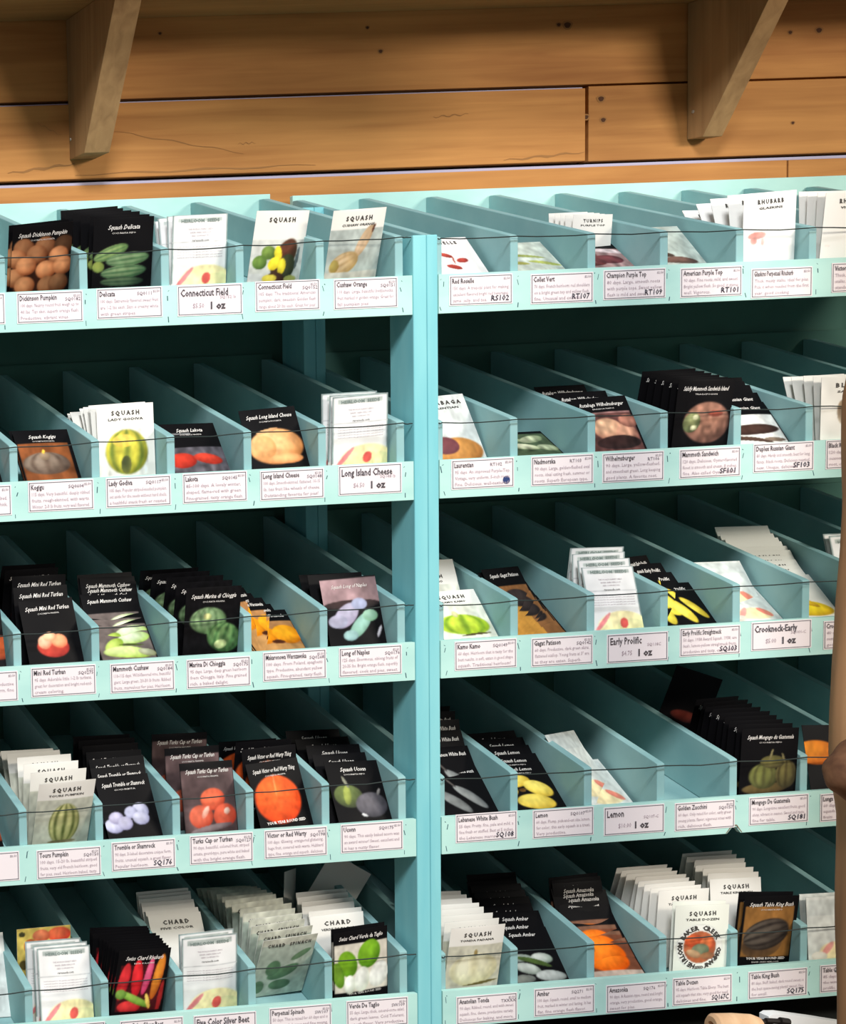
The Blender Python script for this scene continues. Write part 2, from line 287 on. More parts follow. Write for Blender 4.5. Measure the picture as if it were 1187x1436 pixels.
ART = {
 'dick': ('K', [R(.04, .27, .93, 2, (52, 28, 20))]+[E(x, y, .17, .15, 0, tone(tan, k), tone(tand, k)) for x, y, k in
    ((.2, .34, .75), (.55, .33, .7), (.86, .34, .4), (.08, .5, .9), (.42, .45, .8), (.78, .5, .95), (.06, .8, .95), (.25, .62, 1.05), (.58, .7, 1.1), (.86, .66, 1), (.24, .93, 1.05), (.62, .95, .8), (.8, .93, .72))]),
 'deli': ('K', [S(.3, .5, .3, .09, -22, (150, 172, 110), (84, 110, 60), 4, (70, 104, 66), 0), E(.1, .7, .1, .08, 0, (150, 160, 80), (100, 120, 60)), S(.58, .6, .36, .1, -6, (142, 164, 120), (86, 116, 78), 4, (62, 98, 62), 0),
    S(.52, .78, .38, .1, -4, (130, 150, 108), (66, 96, 66), 4, (48, 84, 54), 0), S(.5, .92, .36, .07, 0, (90, 110, 80), (40, 60, 44), 3, (38, 60, 44), 0)]),
 'conn': ('W', [E(.62, .68, .2, .3, 25, (96, 52, 36), (52, 42, 26)), E(.7, .8, .16, .18, 0, (70, 72, 44), (44, 50, 32)), E(.88, .68, .03, .16, 4, (98, 110, 112), (84, 90, 90)), E(.32, .6, .13, .1, 0, (120, 146, 66), (72, 98, 36)),
    E(.18, .74, .13, .1, 0, (110, 140, 62), (62, 92, 34)), E(.5, .62, .07, .12, -10, (244, 226, 60), (226, 196, 40)), E(.44, .76, .1, .1, 35, (246, 228, 56), (228, 196, 36)), E(.6, .8, .08, .12, 0, (244, 226, 60), (222, 190, 40)),
    E(.5, 1.0, .2, .12, 0, (70, 40, 26), (50, 30, 20)), E(.4, .97, .14, .06, 0, (230, 210, 80), (200, 178, 60)), E(.8, .98, .12, .05, 0, (170, 170, 90), (150, 150, 80)), R(0, .9, .25, 2, (208, 208, 206))]),
 'cush': ('W', [R(0, .3, 1, 2, (178, 186, 180)), S(.64, .48, .3, .085, -62, (214, 184, 152), (184, 150, 112), 3, (196, 168, 132), 0), S(.32, .8, .27, .16, -30, (216, 186, 148), (172, 140, 84), 5, (184, 150, 104), 0), E(.16, .84, .08, .1, 0, (170, 150, 80), (150, 120, 60)), E(.8, .3, .02, .07, 15, (100, 60, 40), (80, 50, 40)), R(.0, .93, 1, 2, (200, 196, 184))]),
 'rosel': ('W', [R(0, 0, 1, 2, (238, 230, 226)), E(.38, .55, .12, .06, 30, (176, 70, 58), (120, 40, 34)), E(.62, .72, .12, .07, -15, (176, 66, 54), (120, 34, 30)), E(.4, .9, .13, .06, 25, (166, 60, 50), (120, 36, 30)), E(.46, .7, .015, .14, 10, (170, 80, 60), (150, 60, 50))]),
 'coll': ('W', [R(0, 0, 1, 2, (190, 198, 186)), E(.4, .55, .4, .05, 12, (150, 158, 84), (140, 150, 90)), E(.7, .85, .3, .06, 10, (166, 172, 92), (150, 160, 80)), E(.2, .8, .2, .06, 20, (172, 170, 90), (150, 150, 80)), ('N', .12, 14)]),
 'champ': ('K', [R(0, .25, 1, 2, (150, 122, 120)), E(.3, .5, .2, .16, 0, (150, 96, 70), (90, 50, 50)), E(.75, .35, .3, .1, 10, (214, 196, 196), (190, 170, 170)), E(.1, .75, .2, .06, 0, (220, 196, 100), (200, 170, 80)), E(.6, .75, .3, .2, 0, (122, 66, 68), (76, 38, 44)), E(.3, .95, .2, .08, 0, (110, 60, 60), (80, 40, 40)), ('N', .25, 12, 0, .25, 1, 2)]),
 'amer': ('W', [R(0, 0, 1, 2, (170, 180, 172)), E(.3, .8, .16, .06, 20, (76, 58, 48), (60, 48, 40)), E(.5, .97, .35, .09, 5, (104, 76, 66), (70, 52, 46)), ('N', .1, 10)]),
 'glask': ('W', [R(0, 0, 1, 2, (242, 240, 236)), E(.26, .64, .16, .055, -4, (222, 150, 140), (228, 176, 166)), E(.2, .72, .06, .05, 40, (214, 150, 140), (230, 180, 170)), E(.36, .74, .03, .05, 0, (236, 190, 180), (236, 196, 190))]),
 'vict': ('W', [R(0, 0, 1, 2, (244, 242, 236)), E(.12, .82, .04, .02, 0, (226, 214, 206), (230, 220, 214))]),
 'plain': ('W', [R(0, 0, 1, 2, (236, 232, 224))]),
 'kblank': ('K', [E(.5, .8, .3, .1, 0, (120, 50, 40), (60, 30, 30))]),
 'kogi': ('K', [R(.03, .29, .93, 2, (134, 76, 42)), ('N', .2, 7, 0, .29, 1, 2), S(.45, .72, .42, .23, 0, (142, 124, 108), (84, 66, 56), 5, (96, 78, 66), 1), E(.44, .58, .09, .08, 0, (150, 128, 104), (120, 100, 80)), E(.44, .48, .025, .05, 10, (226, 190, 70), (200, 160, 60))]),
 'godi': ('W', [S(.5, .68, .37, .32, 0, (222, 206, 74), (140, 138, 40), 4, (104, 122, 44), 1), E(.45, .52, .2, .09, 0, (236, 208, 96), (222, 190, 70)), E(.48, .86, .09, .13, 0, (74, 80, 44), (110, 110, 50)), ('N', .14, 16, .15, .36, .87, 1)]),
 'lako': ('K', [R(0, .52, 1, 2, (84, 80, 86)), ('N', .3, 16, 0, .52, 1, 2), E(.2, .8, .24, .16, 0, (206, 62, 44), (140, 34, 26)), E(.66, .78, .26, .11, 8, (208, 66, 48), (150, 40, 30)), R(0, .22, .5, .24, (130, 130, 130))]),
 'lic': ('K', [E(.5, .68, .48, .31, -3, (244, 190, 132), (196, 122, 66)), E(.3, .68, .18, .2, 0, (236, 176, 116), (214, 148, 90)), E(.62, .9, .3, .09, 0, (240, 180, 120), (190, 120, 70)), E(.4, .4, .2, .03, -10, (214, 170, 120), (180, 130, 90))]),
 'laur': ('W', [R(0, 0, 1, 2, (214, 216, 212)), E(.5, .93, .48, .22, 0, (212, 148, 76), (176, 110, 52)), E(.28, .82, .26, .14, 10, (120, 62, 66), (96, 48, 56))]),
 'nadm': ('K', [R(.02, .12, .97, 2, (70, 84, 62)), E(.3, .35, .2, .1, 30, (180, 190, 150), (110, 126, 90)), E(.65, .4, .25, .16, -20, (196, 200, 164), (120, 136, 100)), E(.4, .75, .24, .14, 20, (206, 206, 176), (130, 140, 106)), E(.8, .8, .2, .15, 0, (176, 184, 150), (110, 120, 90)), E(.1, .7, .12, .09, 0, (40, 50, 36), (30, 40, 30)), ('N', .3, 12)]),
 'wilh': ('K', [R(.02, .33, .95, 2, (96, 62, 58)), R(.02, .3, .95, .33, (150, 110, 106)), E(.45, .65, .27, .22, 20, (234, 186, 148), (150, 94, 76)), E(.75, .75, .2, .2, 0, (216, 160, 130), (130, 80, 70)), E(.85, .5, .18, .13, 0, (180, 120, 100), (110, 70, 60)), E(.55, .9, .4, .13, 0, (60, 40, 38), (40, 30, 30)), ('N', .25, 14, 0, .3, 1, 2)]),
 'mamm': ('K', [E(.57, .66, .41, .32, 0, (164, 118, 98), (112, 78, 68)), E(.3, .66, .14, .16, 20, (136, 140, 96), (80, 90, 60)), E(.36, .58, .05, .04, 0, (226, 222, 180), (160, 160, 120)), E(.34, .74, .06, .04, -20, (226, 222, 180), (160, 160, 120)), E(.7, .52, .14, .05, 0, (140, 70, 56), (120, 70, 60)), ('N', .3, 18, .16, .34, 1, 1)]),
 'dupl': ('K', [R(.03, .34, .97, 2, (224, 222, 216)), E(.45, .72, .5, .13, -3, (72, 50, 42), (50, 34, 30)), E(.3, .95, .4, .05, 12, (86, 64, 52), (60, 44, 40)), E(.75, .97, .2, .05, 0, (130, 112, 96), (96, 80, 70))]),
 'blac': ('W', [R(0, 0, 1, 2, (236, 234, 226)), E(.38, .58, .1, .2, 0, (140, 118, 92), (200, 190, 170)), ('N', .06, 6)]),
 'kcor': ('K', [E(.9, .7, .3, .2, 0, (206, 96, 50), (120, 50, 30))]),
 'mini': ('K', [E(.48, .77, .29, .16, 6, (212, 78, 62), (160, 44, 38)), E(.34, .68, .12, .11, 0, (246, 196, 160), (216, 130, 100)), E(.6, .68, .15, .11, 10, (246, 178, 130), (216, 110, 76)), E(.44, .6, .12, .07, 0, (250, 200, 160), (230, 150, 110))]),
 'nava': ('K', [R(.03, .4, .97, 2, (108, 96, 92)), ('N', .2, 8, 0, .4, 1, 2), E(.68, .58, .3, .13, -12, (232, 240, 206), (170, 200, 96)), E(.3, .74, .2, .12, -40, (196, 214, 110), (130, 160, 50)), E(.5, .9, .42, .13, 4, (222, 232, 160), (150, 180, 70)), E(.84, .9, .16, .08, 10, (206, 206, 170), (140, 140, 100)), E(.6, .74, .22, .02, 0, (60, 74, 30), (90, 100, 50))]),
 'mari': ('K', [S(.42, .5, .33, .2, 0, (134, 158, 116), (66, 92, 58), 7, (84, 112, 74), 1), E(.4, .44, .07, .05, 0, (190, 190, 130), (150, 160, 100)), S(.72, .76, .33, .22, 20, (110, 144, 90), (46, 76, 44), 6, (60, 96, 56), 1), E(.66, .86, .12, .07, 0, (196, 210, 150), (140, 160, 110)), ('N', .3, 20)]),
 'mulc': ('K', [R(.02, .3, .98, 2, (166, 118, 74)), R(.02, .9, .98, 2, (178, 132, 80)), E(.3, .66, .3, .25, 0, (246, 170, 34), (196, 112, 14)), E(.78, .66, .26, .24, 0, (246, 170, 34), (186, 104, 14)), E(.56, .86, .12, .05, 0, (70, 36, 20), (90, 50, 30))]),
 'napl': ('K', [R(.0, .03, 1, .4, (150, 122, 124)), ('N', .22, 4, 0, .03, 1, .4), E(.5, .42, .5, .07, 0, (60, 44, 44), (40, 34, 34)), E(.36, .58, .16, .24, 48, (178, 172, 192), (150, 138, 160)), E(.2, .66, .16, .1, 0, (176, 170, 190), (150, 150, 170)), E(.62, .42, .14, .09, 0, (166, 170, 196), (146, 150, 176)), E(.58, .74, .12, .26, 45, (150, 190, 176), (110, 150, 130)), E(.78, .6, .14, .09, 0, (160, 200, 176), (120, 164, 130)), E(.38, .88, .13, .08, 0, (160, 196, 192), (120, 150, 150)), E(.9, .85, .03, .1, 25, (206, 200, 206), (120, 116, 120))]),  # pinkish reflection band across the top painted into the print
 'kamo': ('W', [R(0, .32, 1, 2, (222, 222, 206)), S(.48, .76, .46, .22, 4, (206, 226, 70), (150, 180, 34), 4, (110, 146, 34), 1), E(.4, .53, .05, .07, 0, (206, 200, 150), (190, 180, 130)), E(.62, .97, .3, .02, -6, (60, 50, 30), (80, 70, 40))]),
 'gagat': ('K', [R(.02, .42, .97, 2, (134, 90, 54)), R(.02, .88, .6, 2, (190, 136, 60)), E(.56, .7, .34, .2, 0, (62, 52, 50), (36, 30, 30)), E(.22, .72, .18, .12, 0, (58, 50, 46), (38, 32, 30)), E(.22, .75, .05, .04, 0, (140, 120, 70), (100, 80, 50))]),
 'straight': ('K', [E(.26, .58, .12, .3, -38, (240, 226, 92), (200, 176, 50)), E(.2, .76, .1, .26, -8, (226, 212, 80), (190, 170, 50)), E(.5, .7, .11, .34, -24, (246, 232, 100), (206, 184, 56)), E(.76, .64, .09, .3, -32, (236, 214, 80), (190, 160, 44))]),
 'ozlow': ('W', [R(0, 0, 1, 2, (214, 218, 212)), R(.05, .05, .95, .3, (200, 206, 202)), E(.55, .88, .34, .16, 0, (240, 220, 170), (230, 214, 170)), E(.35, .84, .16, .05, -50, (226, 150, 140), (220, 160, 150)), E(.76, .84, .07, .16, -50, (226, 130, 110), (222, 140, 120)), E(.2, .96, .14, .08, 0, (232, 226, 214), (214, 206, 190))]),
 'crook': ('W', [R(0, 0, 1, 2, (222, 222, 214)), E(.5, .86, .44, .17, 4, (240, 216, 40), (190, 150, 20)), E(.2, .72, .12, .04, 20, (70, 60, 30), (80, 70, 40)), E(.45, .68, .3, .07, 30, (226, 190, 40), (170, 130, 20))]),
 'tenn': ('W', [R(0, .28, 1, 2, (196, 196, 180)), S(.52, .68, .27, .34, 0, (212, 208, 146), (150, 148, 90), 5, (78, 88, 40), 1), E(.52, .98, .25, .03, 0, (110, 100, 70), (150, 140, 110))]),
 'tromb': ('K', [E(.16, .8, .17, .12, 10, (206, 204, 226), (140, 138, 170)), E(.22, .68, .13, .1, 0, (196, 190, 214), (140, 134, 166)), E(.36, .78, .13, .11, 0, (200, 196, 220), (140, 136, 168)), E(.68, .6, .16, .13, 0, (204, 204, 226), (140, 140, 170)), E(.5, .62, .12, .1, 0, (196, 196, 220), (140, 140, 170)), E(.66, .72, .16, .11, 0, (206, 206, 228), (140, 140, 172))]),
 'turk': ('K', [R(.02, .12, .98, 2, (92, 74, 74)), ('N', .35, 5, 0, .1, 1, 2), E(.55, .54, .22, .16, 0, (232, 112, 78), (176, 64, 44)), E(.32, .78, .22, .17, 0, (228, 112, 84), (170, 62, 44)), E(.76, .78, .22, .17, 0, (230, 104, 76), (176, 58, 40)), E(.4, .72, .05, .1, 30, (240, 190, 170), (220, 130, 110)), E(.8, .72, .06, .05, 0, (250, 220, 200), (230, 150, 130)), E(.5, .95, .4, .05, -8, (140, 124, 126), (90, 76, 78))]),
 'warty': ('K', [E(.45, .6, .43, .38, 20, (240, 104, 46), (206, 60, 22)), E(.44, .4, .02, .2, 5, (250, 140, 80), (236, 110, 50)), ('N', .08, 26, 0, .2, 1, .95)]),
 'ucon': ('K', [E(.3, .6, .26, .2, 10, (110, 124, 70), (56, 62, 44)), E(.28, .58, .07, .17, 10, (170, 180, 90), (110, 120, 60)), E(.68, .76, .3, .21, -5, (104, 100, 106), (58, 56, 62)), E(.3, .36, .03, .11, -20, (150, 150, 130), (100, 100, 90)), E(.86, .55, .03, .07, 30, (150, 144, 140), (100, 96, 96)), E(.5, .93, .06, .025, 20, (220, 220, 220), (160, 160, 160))]),
 'leba': ('K', [E(.3, .76, .1, .32, -40, (136, 138, 136), (88, 90, 90)), E(.62, .68, .1, .32, -42, (140, 142, 140), (92, 94, 94)), E(.38, .38, .02, .12, -30, (90, 84, 80), (60, 56, 54))]),
 'lemn': ('K', [E(.35, .42, .24, .13, -10, (242, 220, 104), (196, 160, 50)), E(.12, .6, .16, .14, 0, (246, 224, 110), (200, 168, 60)), E(.66, .6, .26, .17, 24, (246, 226, 112), (206, 172, 60)), E(.5, .88, .34, .16, 8, (244, 220, 104), (200, 166, 56)), E(.36, .62, .06, .04, 0, (90, 60, 30), (120, 90, 40))]),
 'mong': ('K', [E(.45, .93, .4, .09, -4, (110, 92, 56), (70, 58, 40)), S(.4, .74, .25, .2, 0, (126, 128, 70), (70, 70, 44), 5, (78, 76, 46), 1), S(.8, .72, .2, .22, 0, (112, 104, 62), (62, 56, 40), 4, (66, 58, 38), 1), E(.55, .52, .22, .1, 0, (108, 102, 58), (70, 64, 44)), E(.52, .42, .02, .1, 15, (140, 130, 90), (100, 90, 60)), E(.74, .46, .02, .08, -20, (140, 130, 90), (100, 90, 60))]),
 'blkor': ('K', [E(.2, .45, .4, .2, 0, (232, 140, 40), (190, 90, 20))]),
 'card5': ('W', [R(0, 0, 1, 2, (226, 228, 224)), E(.3, .7, .1, .2, 10, (110, 130, 96), (140, 150, 120)), ('N', .1, 9)]),
 'tomat': ('W', [R(0, 0, 1, 2, (206, 184, 92)), E(.25, .3, .12, .12, 0, (170, 90, 50), (130, 60, 30)), E(.78, .14, .22, .12, 0, (226, 110, 70), (186, 50, 34)), E(.45, .14, .16, .1, 0, (220, 130, 90), (180, 80, 50)), E(.1, .1, .06, .04, 0, (60, 60, 30), (50, 50, 30)), E(.6, .4, .2, .1, 0, (230, 214, 130), (200, 170, 70)), E(.12, .6, .08, .08, 0, (90, 80, 40), (80, 70, 40)), ('N', .12, 16)]),
 'chard': ('K', [R(.08, .24, .9, .98, (70, 20, 24)), E(.16, .5, .1, .3, 8, (228, 56, 60), (170, 30, 40)), E(.4, .45, .1, .3, 0, (236, 50, 56), (176, 24, 34)), E(.6, .42, .07, .3, 12, (232, 100, 140), (190, 50, 90)), E(.8, .45, .1, .36, 10, (222, 140, 50), (170, 80, 26)), E(.32, .9, .22, .1, 0, (226, 60, 60), (160, 30, 36)), E(.9, .8, .05, .3, 5, (170, 40, 40), (120, 30, 30)), E(.4, .78, .38, .06, 26, (150, 190, 80), (90, 130, 40)), E(.14, .7, .1, .08, 0, (140, 180, 80), (90, 130, 50)), E(.66, .82, .04, .14, -20, (246, 214, 110), (220, 170, 70)), R(0, .98, 1, 2, BLK)]),
 'spin': ('W', [R(0, 0, 1, 2, (178, 188, 174)), R(0, 0, 1, .12, (206, 206, 190)), E(.5, .6, .3, .1, -30, (96, 132, 96), (80, 112, 84)), E(.3, .52, .12, .14, 10, (98, 134, 98), (80, 112, 84)), E(.12, .86, .1, .12, 0, (96, 128, 96), (84, 112, 86)), E(.5, .84, .2, .1, 0, (92, 126, 94), (78, 108, 80)), E(.76, .32, .2, .05, -30, (110, 140, 104), (90, 120, 90)), ('N', .1, 9)]),
 'verde': ('K', [R(.02, .2, .98, .93, (212, 204, 188)), E(.25, .5, .17, .2, -10, (128, 178, 40), (74, 120, 22)), E(.64, .38, .2, .22, 20, (130, 182, 44), (70, 118, 22)), E(.08, .66, .1, .2, -10, (120, 160, 50), (80, 120, 30)), E(.28, .82, .1, .15, 0, (240, 240, 232), (196, 200, 180)), E(.5, .76, .14, .2, 8, (244, 244, 236), (200, 204, 186)), E(.82, .72, .18, .2, 20, (238, 238, 232), (200, 200, 190))]),
 'tond': ('W', [R(0, .3, 1, 2, (200, 196, 176)), S(.5, .7, .44, .27, -4, (238, 234, 206), (200, 192, 150), 3, (206, 198, 160), 1), E(.5, .42, .03, .05, 0, (150, 130, 80), (120, 100, 60)), E(.56, .95, .42, .025, -8, (96, 84, 44), (110, 100, 60)), R(0, .965, 1, 2, (206, 204, 192))]),
 'ambr': ('K', [E(.28, .58, .2, .07, 0, (146, 156, 146), (120, 130, 120)), E(.66, .6, .2, .1, 0, (206, 210, 200), (110, 124, 110)), E(.5, .66, .3, .05, 20, (70, 90, 44), (60, 76, 40)), E(.34, .78, .22, .1, 20, (190, 196, 188), (110, 120, 110)), E(.7, .92, .28, .1, 0, (186, 190, 186), (120, 126, 122)), E(.2, .96, .2, .08, 0, (120, 124, 116), (90, 94, 90))]),
 'amaz': ('K', [R(.02, .42, .97, 2, (120, 70, 50)), R(.02, .42, .97, .5, (130, 90, 70)), E(.44, .73, .38, .24, 0, (250, 130, 34), (222, 84, 10)), E(.2, .62, .1, .08, 0, (200, 120, 50), (160, 90, 40)), R(.02, .93, .97, 2, (180, 160, 146))]),
 'dozen': ('W', [R(0, 0, 1, 2, (232, 234, 222)), ('C', .47, .66, 0, .42, (206, 208, 202)), ('C', .47, .66, .3, .405, (236, 236, 228)), ('C', .47, .66, 0, .29, (176, 96, 60)), E(.36, .56, .17, .1, 0, (214, 96, 50), (170, 60, 34)), E(.6, .6, .14, .1, 0, (222, 120, 70), (190, 80, 50)), E(.48, .7, .16, .1, 0, (130, 140, 110), (90, 104, 80)), E(.36, .76, .14, .06, 20, (196, 160, 120), (150, 110, 80)), E(.62, .8, .14, .06, 0, (170, 120, 80), (130, 80, 60)), ('N', .12, 18, .2, .45, .75, .9)]),
 'king': ('K', [R(.04, .16, .92, .9, (150, 104, 54)), ('N', .15, 5, 0, .16, 1, .9), E(.4, .72, .36, .2, -14, (80, 60, 44), (110, 80, 50)), S(.46, .56, .42, .22, -22, (98, 88, 78), (50, 42, 38), 5, (40, 34, 32), 0)]),
}
# bin -> (art, big title, small title, words for the picture, card title)
INFO = {
 'L1a': ('kblank', '', '', 'black seed packet at the left edge, left of the Dickinson Pumpkin packet', 'far left top shelf'),
 'L1b': ('dick', 'Squash Dickinson Pumpkin', 'CUCURBITA MOSCHATA', 'black seed packet with a heap of round tan pumpkins, top shelf', 'Dickinson Pumpkin'),
 'L1c': ('deli', 'Squash Delicata', 'CUCURBITA PEPO', 'black seed packet with long green striped delicata squash, top shelf', 'Delicata'),
 'L1d': ('oz', '', '', 'white one-ounce seed packet with grey header, above the larger Connecticut Field card', 'Connecticut Field one ounce'),
 'L1e': ('conn', 'SQUASH', '', 'white Squash seed packet with yellow, green and brown gourds, top shelf', 'Connecticut Field'),
 'L1f': ('cush', 'SQUASH', 'CUSHAW ORANGE', 'white Squash seed packet with a long-necked tan cushaw', 'Cushaw Orange'),
 'R1a': ('rosel', 'ROSELLE', '', 'white seed packet with dark red roselle pods, beside the middle post', 'Red Roselle'),
 'R1b': ('coll', '', '', 'pale grey-green seed packet lying low above the Collet Vert card', 'Collet Vert'),
 'R1c': ('champ', '', '', 'low seed packet with purple turnips above the Champion Purple Top card', 'Champion Purple Top'),
 'R1d': ('amer', '', '', 'pale seed packet with a dark root, leaning back above the American Purple Top card', 'American Purple Top'),
 'R1e': ('glask', 'RHUBARB', 'GLASKINS', 'upright white seed packet with a small pink rhubarb mark, top shelf', 'Glaskins Perpetual Rhubarb'),
 'R1f': ('vict', 'RHUBARB', 'VICTORIA', 'bright white Rhubarb seed packet at the right edge of the top shelf', 'Victoria'),
 'L2a': ('kcor', '', '', 'sliver of black seed packet at the left edge, second shelf', 'far left second shelf'),
 'L2b': ('kogi', 'Squash Kogigu', 'CUCURBITA MOSCHATA', 'black seed packet with a warty grey squash on brown wood', 'Kogigu'),
 'L2c': ('godi', 'SQUASH', 'LADY GODIVA', 'white Squash seed packet with a yellow and green striped pumpkin', 'Lady Godiva'),
 'L2d': ('lako', 'Squash Lakota', 'CUCURBITA MAXIMA', 'black seed packet with two red squash on grey ground', 'Lakota'),
 'L2e': ('lic', 'Squash Long Island Cheese', 'CUCURBITA MOSCHATA', 'black seed packet with a flattened pale orange cheese squash', 'Long Island Cheese'),
 'L2f': ('oz', '', '', 'white one-ounce seed packet with grey header, above the larger Long Island Cheese card', 'Long Island Cheese one ounce'),
 'R2a': ('laur', 'RUTABAGA', 'LAURENTIAN', 'white seed packet with an orange and purple rutabaga, beside the middle post', 'Laurentian'),
 'R2b': ('nadm', '', '', 'low black-edged seed packet with pale green leaves', 'Nadmorska'),
 'R2c': ('wilh', 'Rutabaga Wilhelmsburger', 'BRASSICA NAPUS', 'black seed packet with knobbly pinkish rutabagas', 'Wilhelmsburger'),
 'R2d': ('mamm', 'Salsify Mammoth Sandwich Island', 'TRAGOPOGON', 'black seed packet with a round brown and green picture of roots', 'Mammoth Sandwich'),
 'R2e': ('dupl', 'Salsify Russian Giant', '', 'black-topped seed packet with dark roots on white, in the Duplex Russian Giant bin', 'Duplex Russian Giant'),
 'R2f': ('blac', 'BLACK', 'SALSIFY', 'white seed packet at the right end of the second shelf, partly behind the log', 'second shelf right end'),
 'L3a': ('kcor', '', '', 'sliver of black seed packet at the left edge, third shelf', 'far left third shelf'),
 'L3b': ('mini', 'Squash Mini Red Turban', 'CUCURBITA MAXIMA', 'black seed packet with one small red and orange turban squash', 'Mini Red Turban'),
 'L3c': ('nava', 'Squash Mammoth Cushaw', '', 'black seed packet with pale green and white long squash on grey', 'Mammoth Cushaw'),
 'L3d': ('mari', 'Squash Marina di Chioggia', 'CUCURBITA MAXIMA', 'black seed packet with two bumpy dark green squash', 'Marina Di Chioggia'),
 'L3e': ('mulc', 'Squash Makaronowa Warszawska', '', 'black seed packet with two round orange-yellow squash', 'Makaronowa Warszawska'),
 'L3f': ('napl', '', '', 'black seed packet with two bluish long squash and a pinkish sheen on top', 'Long of Naples'),
 'R3a': ('kamo', 'SQUASH', 'KAMO KAMO', 'white Squash seed packet with a bright yellow-green ribbed squash', 'Kamo Kamo'),
 'R3b': ('gagat', 'Squash Gagat Patisson', '', 'black seed packet with dark scalloped squash on brown', 'Gagat Patisson'),
 'R3c': ('oz', '', '', 'white one-ounce seed packet with grey header, above the Early Prolific card', 'Early Prolific one ounce'),
 'R3d': ('straight', 'Squash Early Prolific', '', 'black seed packet with slim straight yellow squash', 'Early Prolific Straightneck'),
 'R3e': ('ozlow', '', '', 'cream one-ounce seed packet lying back above the Crookneck-Early card', 'Crookneck-Early one ounce'),
 'R3f': ('crook', 'SQUASH', 'CROOKNECK', 'white seed packet with a bright yellow crookneck, beside the log', 'third shelf right end'),
 'L4a': ('kcor', '', '', 'sliver of black seed packet at the left edge, fourth shelf', 'far left fourth shelf'),
 'L4b': ('tenn', 'SQUASH', 'TOURS PUMPKIN', 'cream Squash seed packet with a green striped oval pumpkin', 'Tours Pumpkin'),
 'L4c': ('tromb', 'Squash Tromble or Shamrock', 'CUCURBITA', 'black seed packet with two clusters of lilac-white lobed squash', 'Tromble or Shamrock'),
 'L4d': ('turk', 'Squash Turks Cap or Turban', 'CUCURBITA MAXIMA', 'crinkled black seed packet with three small orange-red squash', 'Turks Cap or Turban'),
 'L4e': ('warty', 'Squash Victor or Red Warty Thing', 'CUCURBITA MAXIMA', 'black seed packet with one large orange-red squash', 'Victor or Red Warty'),
 'L4f': ('ucon', 'Squash Uconn', 'CUCURBITA PEPO', 'black seed packet with one greenish and one grey acorn squash', 'Uconn'),
 'R4a': ('leba', 'Squash Lebanese White Bush', '', 'black seed packet with two pale grey marrows', 'Lebanese White Bush'),
 'R4b': ('lemn', 'Squash Lemon', 'CUCURBITA PEPO', 'black seed packet with a cluster of lemon-yellow squash', 'Lemon'),
 'R4c': ('ozlow', '', '', 'pale seed packet with a yellow and red foot, lying back beside the empty bin', 'Lemon one ounce'),
 'R4e': ('mong', 'Squash Mongogo du Guatemala', 'CUCURBITA PEPO', 'upright dark seed packet with two dull green striped squash', 'Mongogo De Guatemala'),
 'R4f': ('blkor', '', '', 'black seed packet with an orange squash, half hidden by the log', 'fourth shelf right end'),
 'L5a': ('card5', 'CARDOON', '', 'white seed packet at the left edge of the bottom shelf', 'far left bottom shelf'),
 'L5b': ('oz', '', '', 'white one-ounce seed packet with grey header, in front of a yellow and red packet', 'leftmost bottom shelf one ounce'),
 'L5c': ('chard', 'Swiss Chard Rhubarb', 'BETA VULGARIS', 'black seed packet with red, pink and orange chard stems', 'Five Color Silver Beet'),
 'L5d': ('oz', '', '', 'white one-ounce seed packet with grey header, above the Five Color Silver Beet card', 'Five Color Silver Beet one ounce'),
 'L5e': ('spin', 'CHARD  SPINACH', '', 'pale seed packet with grey-green leaves, leaning over a bare tray floor', 'Perpetual Spinach'),
 'L5f': ('verde', 'Swiss Chard Verde da Taglio', '', 'seed packet with white stems and bright green leaves under a black band', 'Verde De Taglio'),
 'R5a': ('tond', 'SQUASH', 'TONDA PADANA', 'cream Squash seed packet with a white ribbed pumpkin', 'Tonda'),
 'R5b': ('ambr', 'Squash Ambar', '', 'black seed packet with whitish gourds and green leaves', 'Ambar'),
 'R5c': ('amaz', 'Squash Amazonka', '', 'black seed packet with one round bright orange pumpkin', 'Amazonka'),
 'R5d': ('dozen', 'SQUASH', 'TABLE DOZEN', 'white seed packet with a round lettered emblem around squash', 'Table Dozen'),
 'R5e': ('king', 'Squash Table King Bush', 'CUCURBITA PEPO', 'black seed packet with a dark ribbed acorn squash on brown', 'Table King Bush'),
 'R5f': ('ozlow', '', '', 'white seed packet with a pink and yellow foot, beside the log on the bottom shelf', 'bottom shelf right end'),
 'L5dx': ('plain', 'CHARD', 'FIVE COLOR', '', 'Five Color Silver Beet one ounce'),
 'L5fx': ('plain', 'CHARD', 'VERDE DE TAGLIO', '', 'Verde De Taglio'),
 'R5dx': ('plain', 'SQUASH', 'TABLE DOZEN', '', 'Table Dozen'),
 'R5ex': ('plain', 'SQUASH', 'TABLE KING BUSH', '', 'Table King Bush'),
 'R1cx': ('plain', 'TURNIPS', 'PURPLE TOP', '', 'Champion Purple Top'),
 'L3fx': ('kblank', '', '', '', 'Long of Naples'),
 'R3gx': ('oz', '', '', '', 'third shelf beyond the log'),
}
